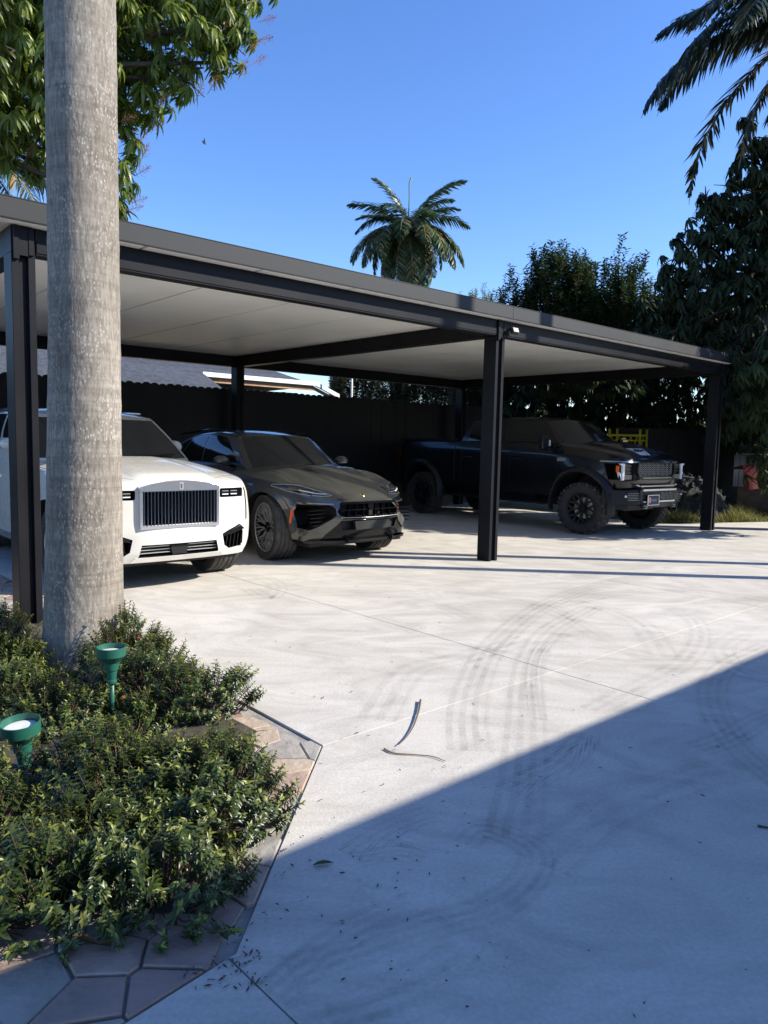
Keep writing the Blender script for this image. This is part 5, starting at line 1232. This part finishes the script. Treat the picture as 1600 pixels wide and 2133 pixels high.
# ================================================================= planting bed
bed = link('planting_soil', bm_me('planting_soil', (lambda b: (prism(b, [xy(W(-5.30, -2.95)), xy(W(-5.42, 0.1)), xy(W(-8.5, .3)), xy(W(-9, -4.0)), (-1.7, 2.2), (-.52, 2.2), (-.45, 2.9), (-.72, 3.35)], -.011, .008), b)[1])(bmesh.new())), None, M_['soil']); tag(bed, kind='structure')
def shoot_me(seed, H, n, L):
    r = np.random.default_rng(seed); A = Acc(); tip = np.array([r.uniform(-.12, .12)*H, r.uniform(-.12, .12)*H, H]); A.add(stick((0, 0, -.06), tip*.9, .0028), 1)
    for i in range(n):
        f = .25+.75*(i/(n-1)); az = i*PI/2*1.03+r.uniform(-.3, .3) + (PI/2 if i % 2 else 0)*.5; el = .15+.75*f**3+r.uniform(-.2, .2); l = L*(1.05-.45*f**3)*r.uniform(.8, 1.15)
        d = np.array([math.cos(az)*math.cos(el), math.sin(az)*math.cos(el), math.sin(el)])
        A.add(leaf(tip*f, d, l, l*.38, .6, 3, .2, r.uniform(-.3, .3)), 2 if f > .86 and r.random() < .7 else 0)
    return A.me('shoot', [mx_, mtw, mxy])
shoots = [shoot_me(200+i, .095+.018*(i % 3), 19+i % 4, .033) for i in range(7)]
def flower_me():
    A = Acc(); r = np.random.default_rng(8)
    for i in range(14): v = r.normal(size=3); v[2] = abs(v[2])+.3; A.add(leaf((0, 0, 0), v, .011, .006, .1, 2, 0))
    return A.me('flower', [mred])
flw = flower_me()
bushes = [(-.72, 2.29, .25, .24, .27, 'front right bush at the lower corner of the bed'), (-.67, 2.80, .25, .30, .33, 'low bush at the right side of the bed, beside the flagstone apron'), (-1.0, 2.27, .27, .26, .29, 'bush at the front edge of the bed, between the corner bush and the leftmost one'), (-1.0, 2.82, .28, .30, .34, 'bush in the middle of the front clump'),
  (-1.36, 2.32, .28, .28, .30, 'leftmost bush at the front edge of the bed'), (-1.22, 3.0, .21, .22, .30, 'bush just right of the lower green garden light'), (-.80, 3.13, .20, .15, .24, 'thin bush at the back of the front clump beside the bare gap'), (-1.75, 2.72, .22, .26, .30, 'bush cut by the left frame edge below the lower garden light'),
  (-1.00, 3.95, .25, .18, .30, 'rightmost bush of the rear clump, its tip over the concrete'), (-1.36, 4.16, .26, .24, .36, 'bush with reddish tips right of the upright garden light'), (-1.60, 4.48, .24, .24, .33, 'bush on the concrete side of the palm trunk'), (-1.72, 3.70, .26, .24, .24, 'bush left of the upright garden light'), (-1.25, 3.66, .14, .12, .17, 'small bush in front of the upright garden light'),
  (-2.10, 3.98, .27, .25, .25, 'bush at the left frame edge in the rear clump'), (-2.34, 4.40, .22, .2, .26, 'bush at the left foot of the palm trunk'), (-2.62, 4.62, .24, .22, .34, 'bush below the left carport post'), (-1.72, 4.86, .14, .14, .42, 'tall thin bush hugging the right side of the palm trunk'), (-2.75, 5.05, .26, .2, .34, 'dark bush behind the palm trunk at far left')]
ns = 0
for bi, (x, y, rx, ry, h, lb) in enumerate(bushes):
    r = np.random.default_rng(300+bi); b_ = empty('ixora_shrub', (x, y, 0)); tag(b_, lb, 'shrub', 'low shrubs in the planting bed'); h *= .9; n = int(1000*PI*rx*ry*1.15)
    n = min(300, n); stems = []
    for k in range(n):
        rr = math.sqrt(r.random()); a = r.uniform(0, 2*PI); px_, py_ = rx*rr*math.cos(a)*1.12, ry*rr*math.sin(a)*1.12
        edge = max(0, 1-rr**2.6); top = h*(.30+.70*edge**.6) + .035*math.sin(x*9+px_*23)+.03*math.sin(y*7+py_*19); z = max(.0, top-.11)*(1 if k % 4 else r.uniform(.3, .9))
        lean_ = .85*rr; o = link('shoot', shoots[r.integers(7)], b_); o.location = (px_, py_, z); o.rotation_euler = Euler((-math.sin(a)*-lean_*-1 + r.uniform(-.25, .25), math.cos(a)*lean_+r.uniform(-.25, .25), r.uniform(0, 6.28)), 'XYZ')
        o.rotation_euler = (Matrix.Rotation(a, 3, 'Z') @ Matrix.Rotation(lean_+r.uniform(-.25, .25), 3, 'Y') @ Matrix.Rotation(r.uniform(0, 6.28), 3, 'Z')).to_euler(); s = r.uniform(.75, 1.2); o.scale = (s, s, s)
        if k % 3 == 0: stems.append((px_, py_, z))
    A = Acc()
    for (a, c, z) in stems: A.add(stick((a*.35, c*.35, 0), (a*.8, c*.8, z*.6), .004)); A.add(stick((a*.8, c*.8, z*.6), (a, c, z+.02), .003))
    st = A.me('stems', [mtw]); link('stems', st, b_)
    for _ in range(1 if bi in (9, 12) else 0): link('flower', flw, b_, loc=(r.uniform(-.5, .5)*rx, r.uniform(-.5, .5)*ry, h+.02))
# ---- green garden lights
mg_ = mat('green_plastic', (.014, .10, .068), .42, var=.15, vscale=8); mlens = mat('frosted_lens', (.66, .66, .62), .35, var=.1)
def glight(x, y, z0, s, lb, tilt):
    t = empty('garden_light', (x, y, 0)); t.rotation_euler = (tilt[0], tilt[1], 0); tag(t, lb, 'garden light')
    def cup(bm):
        pr = [(0, .022), (.055, .028), (.06, .034), (.10, .040), (.115, .055), (.135, .070), (.138, .074), (.185, .076), (.186, .072), (.150, .069), (.150, .0005)]
        lathe(bm, [(z0+a*s, b*s) for a, b in pr], 40)
    one('cup', cup, mg_, t, 30)
    one('lens', lambda bm: lathe(bm, [(z0+.158*s, .0005), (z0+.162*s, .04*s), (z0+.158*s, .067*s)], 32), mlens, t, 40)
    one('stake', lambda bm: tube(bm, [(0, 0, -.03), (0, 0, z0+.01)], .014*s, 8), mg_, t)
    one('collar', lambda bm: lathe(bm, [(z0-.02*s, .019*s), (z0-.01*s, .027*s), (z0+.004*s, .027*s), (z0+.01*s, .02*s)], 24), mg_, t, 30)
p1 = gz(47, 1600); glight(p1.x+.01, p1.y, .02, 1.12, 'green funnel shaped garden light with pale lens facing up at left edge of bed', (.10, -.02))
q2 = at(232, 1345, 3.75); glight(q2.x, q2.y, q2.z-.186, .98, 'green funnel shaped garden light standing tall before the palm trunk', (.0, .0))
# ================================================================= small things
def stickthing(name, label, cat, pxs, rad, m, z=.012):
    pts = [gz(*p)+Vector((0, 0, z)) for p in pxs]; o = one(name, lambda bm: tube(bm, crom(pts, 5), list(np.linspace(rad, rad*.35, (len(pts)-1)*5+1)), 6), m, None); tag(o, label, cat); return o
mst = mat('dark_husk', (.075, .055, .04), .8, var=.3); mst2 = mat('dry_twig', (.20, .15, .10), .85, var=.3)
sk = stickthing('fallen_spathe', 'dark split palm stalk lying on the sunny concrete', 'palm stalk', [(876, 1462), (872, 1485), (862, 1515), (848, 1538), (830, 1556)], .006, mst)
stickthing('fallen_twig', 'thin pale curved twig below the dark palm stalk', 'twig', [(800, 1562), (820, 1571), (860, 1574), (900, 1578), (928, 1588)], .0045, mst2, .006)
stickthing('fallen_twig', 'short dark twig at the right frame edge in the shade', 'twig', [(1578, 1723), (1600, 1727), (1625, 1730)], .005, mst, .006)
lf = Acc(); mfl = mat('dry_leaf', (.20, .13, .06), .7, var=.3); c = gz(205, 1975)
for d_, l in (((-.9, .2, .12), .13), ((.9, -.25, .2), .09)): lf.add(leaf((c.x, c.y, .012), np.array(d_), l, .035, .2, 4, .3))
o = link('dry_leaf', lf.me('dry_leaf', [mfl])); tag(o, 'curled dry brown leaf on the pink flagstones at lower left', 'leaf')
lf = Acc(); c = gz(670, 1807); lf.add(leaf((c.x-.03, c.y, .008), np.array((.9, .25, .05)), .075, .024, .1, 4, .3)); o = link('green_leaf', lf.me('green_leaf', [mx_])); tag(o, 'single green leaf lying on shaded concrete near the bed corner', 'leaf')
lit = Acc(); r = np.random.default_rng(77)
def scatter(n, px0, px1, py0, py1, L0, L1):
    for _ in range(n):
        p = gz(r.uniform(px0, px1), r.uniform(py0, py1)); a = r.uniform(0, 6.28); lit.add(leaf((p.x, p.y, .006), np.array((math.cos(a), math.sin(a), .08)), r.uniform(L0, L1), r.uniform(.003, .008), .1, 2, 0, r.uniform(-.5, .5)))
scatter(35, 560, 900, 1730, 1930, .008, .024); scatter(50, 500, 1600, 1500, 2133, .006, .02); scatter(70, 620, 1600, 1200, 1700, .008, .03); scatter(25, 420, 640, 1600, 2000, .008, .022); scatter(50, 280, 1000, 1190, 1500, .01, .04); scatter(60, 380, 540, 1990, 2060, .01, .032)
o = link('leaf_litter', lit.me('leaf_litter', [mst])); tag(o, 'scattered dry leaf bits and specks on the concrete', 'leaf litter', kind='stuff')
# grass strip at the far edge of the slab
ga = Acc(); r = np.random.default_rng(5)
for _ in range(5200):
    t_ = r.random(); px = 1375+260*t_; Y = r.uniform(15.15, 17.2)+ .35*t_; p = Vector(((px-800)/FPX*Y+ .02, Y, -.04)); a = r.uniform(0, 6.28)
    ga.add(leaf(p, np.array((.35*math.cos(a), .35*math.sin(a), 1)), r.uniform(.08, .26)*(1+.5*math.sin(px*.05)), .012, .5, 2, 0))
mgr = mat('dry_grass', (.14, .15, .045), .8, var=.3, transl=.2, col2=(.22, .20, .08)); o = link('grass', ga.me('grass', [mgr])); tag(o, 'strip of dry green grass beyond the concrete edge', 'grass', kind='stuff')
# yellow scaffold frames and aluminium ladder leaning behind the truck
mye = mat('yellow_paint', (.75, .60, .03), .5, var=.1)
for k, (x0, x1, Y, lb) in enumerate(((1272, 1336, 18.6, 'yellow scaffold frame behind the truck bonnet, nearer one'), (1288, 1350, 19.0, 'yellow scaffold frame behind the truck bonnet, further one'))):
    a = at(x0, 906, Y); b = at(x1, 906, Y); wd = (b-a).length; t = empty('scaffold_frame', (a.x, a.y, 0), math.atan2(b.y-a.y, b.x-a.x)); tag(t, lb, 'scaffold', 'yellow scaffold frames'); H = a.z
    for x in (0, wd): one('post', lambda bm: tube(bm, [(x, 0, -.04), (x, .1, H+.16)], .030, 8), mye, t)
    one('rail', lambda bm: (tube(bm, [(0, .09, H), (wd, .09, H)], .028, 8), tube(bm, [(0, .08, H-.13), (wd, .08, H-.13)], .016, 8), tube(bm, [(.12, .08, H-.13), (.12, 0, .3)], .016, 8), tube(bm, [(wd-.12, .08, H-.13), (wd-.12, 0, .3)], .016, 8), tube(bm, [(0, .05, .9), (wd, .05, .9)], .016, 8)), mye, t)
    one('brace', lambda bm: [tube(bm, [(wd*.2*j+.06, .08, H-.13), (wd*.2*j+.06, .09, H)], .010, 6) for j in range(5)], mye, t)
a = at(1308, 935, 19.6); t = empty('ladder', (a.x, a.y, 0)); tag(t, 'grey aluminium ladder standing behind the yellow frames', 'ladder'); Hh = at(1315, 868, 19.6).z
for x in (0, .38): one('rail', lambda bm: tube(bm, [(x, 0, -.04), (x-.08, .3, Hh)], .028, 6), P['steel'], t)
for i in range(9): one('rung', lambda bm: tube(bm, [(-.08*i/9, .3*i/9, .25*i+.2), (.38-.08*i/9, .3*i/9, .25*i+.2)], .014, 6), P['steel'], t)
# netted rubble heap and red tarpaulin
mrub = mat('grey_rubble', (.03, .033, .03), .95, var=.6, vscale=14, bump=1., bscale=18)
def heap(bm):
    c0 = at(1425, 1030, 16.6); bmesh.ops.create_icosphere(bm, subdivisions=4, radius=1, matrix=Matrix.Translation((c0.x, c0.y, -.1)) @ Matrix.Diagonal((1.0, .7, 1.0, 1)))
    for v in bm.verts: v.co += Vector(rng.normal(0, .022, 3))
o = one('rubble_heap', heap, mrub, None)
ch = []; r = np.random.default_rng(61)
def chip(s_):
    rr = np.random.default_rng(s_); b_ = bmesh.new(); bmesh.ops.create_icosphere(b_, subdivisions=1, radius=.05)
    for v in b_.verts: v.co *= rr.uniform(.6, 1.3)
    m_ = bm_me('chip', b_, [mrub]); return m_
rubs = [chip(i) for i in range(3)]; c0 = at(1425, 1030, 16.6)
for _ in range(160):
    th_, f_ = r.uniform(0, 6.28), r.uniform(.05, 1.0); q = Vector((c0.x+1.02*math.cos(th_)*math.sqrt(1-f_*f_), c0.y+.72*math.sin(th_)*math.sqrt(1-f_*f_), -.1+1.02*f_))
    k_ = link('rubble', rubs[r.integers(3)], o, loc=q, rot=(r.uniform(0, 3), r.uniform(0, 3), 0)); k_.scale = (r.uniform(.5, 1.3),)*3
tag(o, 'grey rubble heap in the shade beside the right carport post', 'heap')
mtarp = mat('red_tarpaulin', (.24, .03, .028), .55, var=.2, vscale=5)
def tarp(bm):
    a = at(1548, 968, 17); b = at(1640, 966, 17); n = 22; rows = []
    for j in range(9):
        f = j/8; row = []
        for i in range(n+1):
            g = i/n; x = a.x+(b.x-a.x)*g; z = a.z - f*(.62-.25*g*(1-g)) + .02*math.sin(g*5); y = a.y - .10*f - .03*math.sin(g*9)*f
            row.append(bm.verts.new((x - .06*f*math.sin(PI*g), y, z)))
        if rows:
            for i in range(n): bm.faces.new((rows[-1][i], rows[-1][i+1], row[i+1], row[i]))
        rows.append(row)
    back_ = [bm.verts.new((v.co.x, v.co.y+.9, v.co.z-.15)) for v in rows[0]]
    for i in range(n): bm.faces.new((rows[0][i], rows[0][i+1], back_[i+1], back_[i]))
    bmesh.ops.solidify(bm, geom=bm.faces[:], thickness=.01)
o = one('tarpaulin', tarp, mtarp, None, 60); tag(o, 'red tarpaulin draped over a low stack at the far right', 'tarpaulin')
a = at(1535, 1040, 17.3); o = obox('stacked_crate', (a.x, a.x+1.2, a.y, a.y+.6, -.04, .62), M_['bark'], None, .01); tag(o, 'dark low crate under the red tarpaulin', 'crate')
# bird
bp_ = at(425, 297, 60); bd = empty('bird', bp_); tag(bd, 'tiny dark bird gliding in the blue sky', 'bird')
bdm = mat('bird_feathers', (.02, .02, .022), .8)
one('body', lambda bm: bmesh.ops.create_icosphere(bm, subdivisions=2, radius=1, matrix=Matrix.Rotation(.8, 4, 'Y') @ Matrix.Diagonal((.22, .06, .06, 1))), bdm, bd)
one('wing', lambda bm: prism(bm, [(-.05, 0), (.10, .0), (.05, .28), (-.03, .55)], -.008, .008, Matrix.Rotation(1.1, 4, 'X')), bdm, bd)
one('wing', lambda bm: prism(bm, [(-.05, 0), (.10, .0), (.05, -.26), (-.03, -.45)], -.008, .008, Matrix.Rotation(.6, 4, 'X')), bdm, bd)
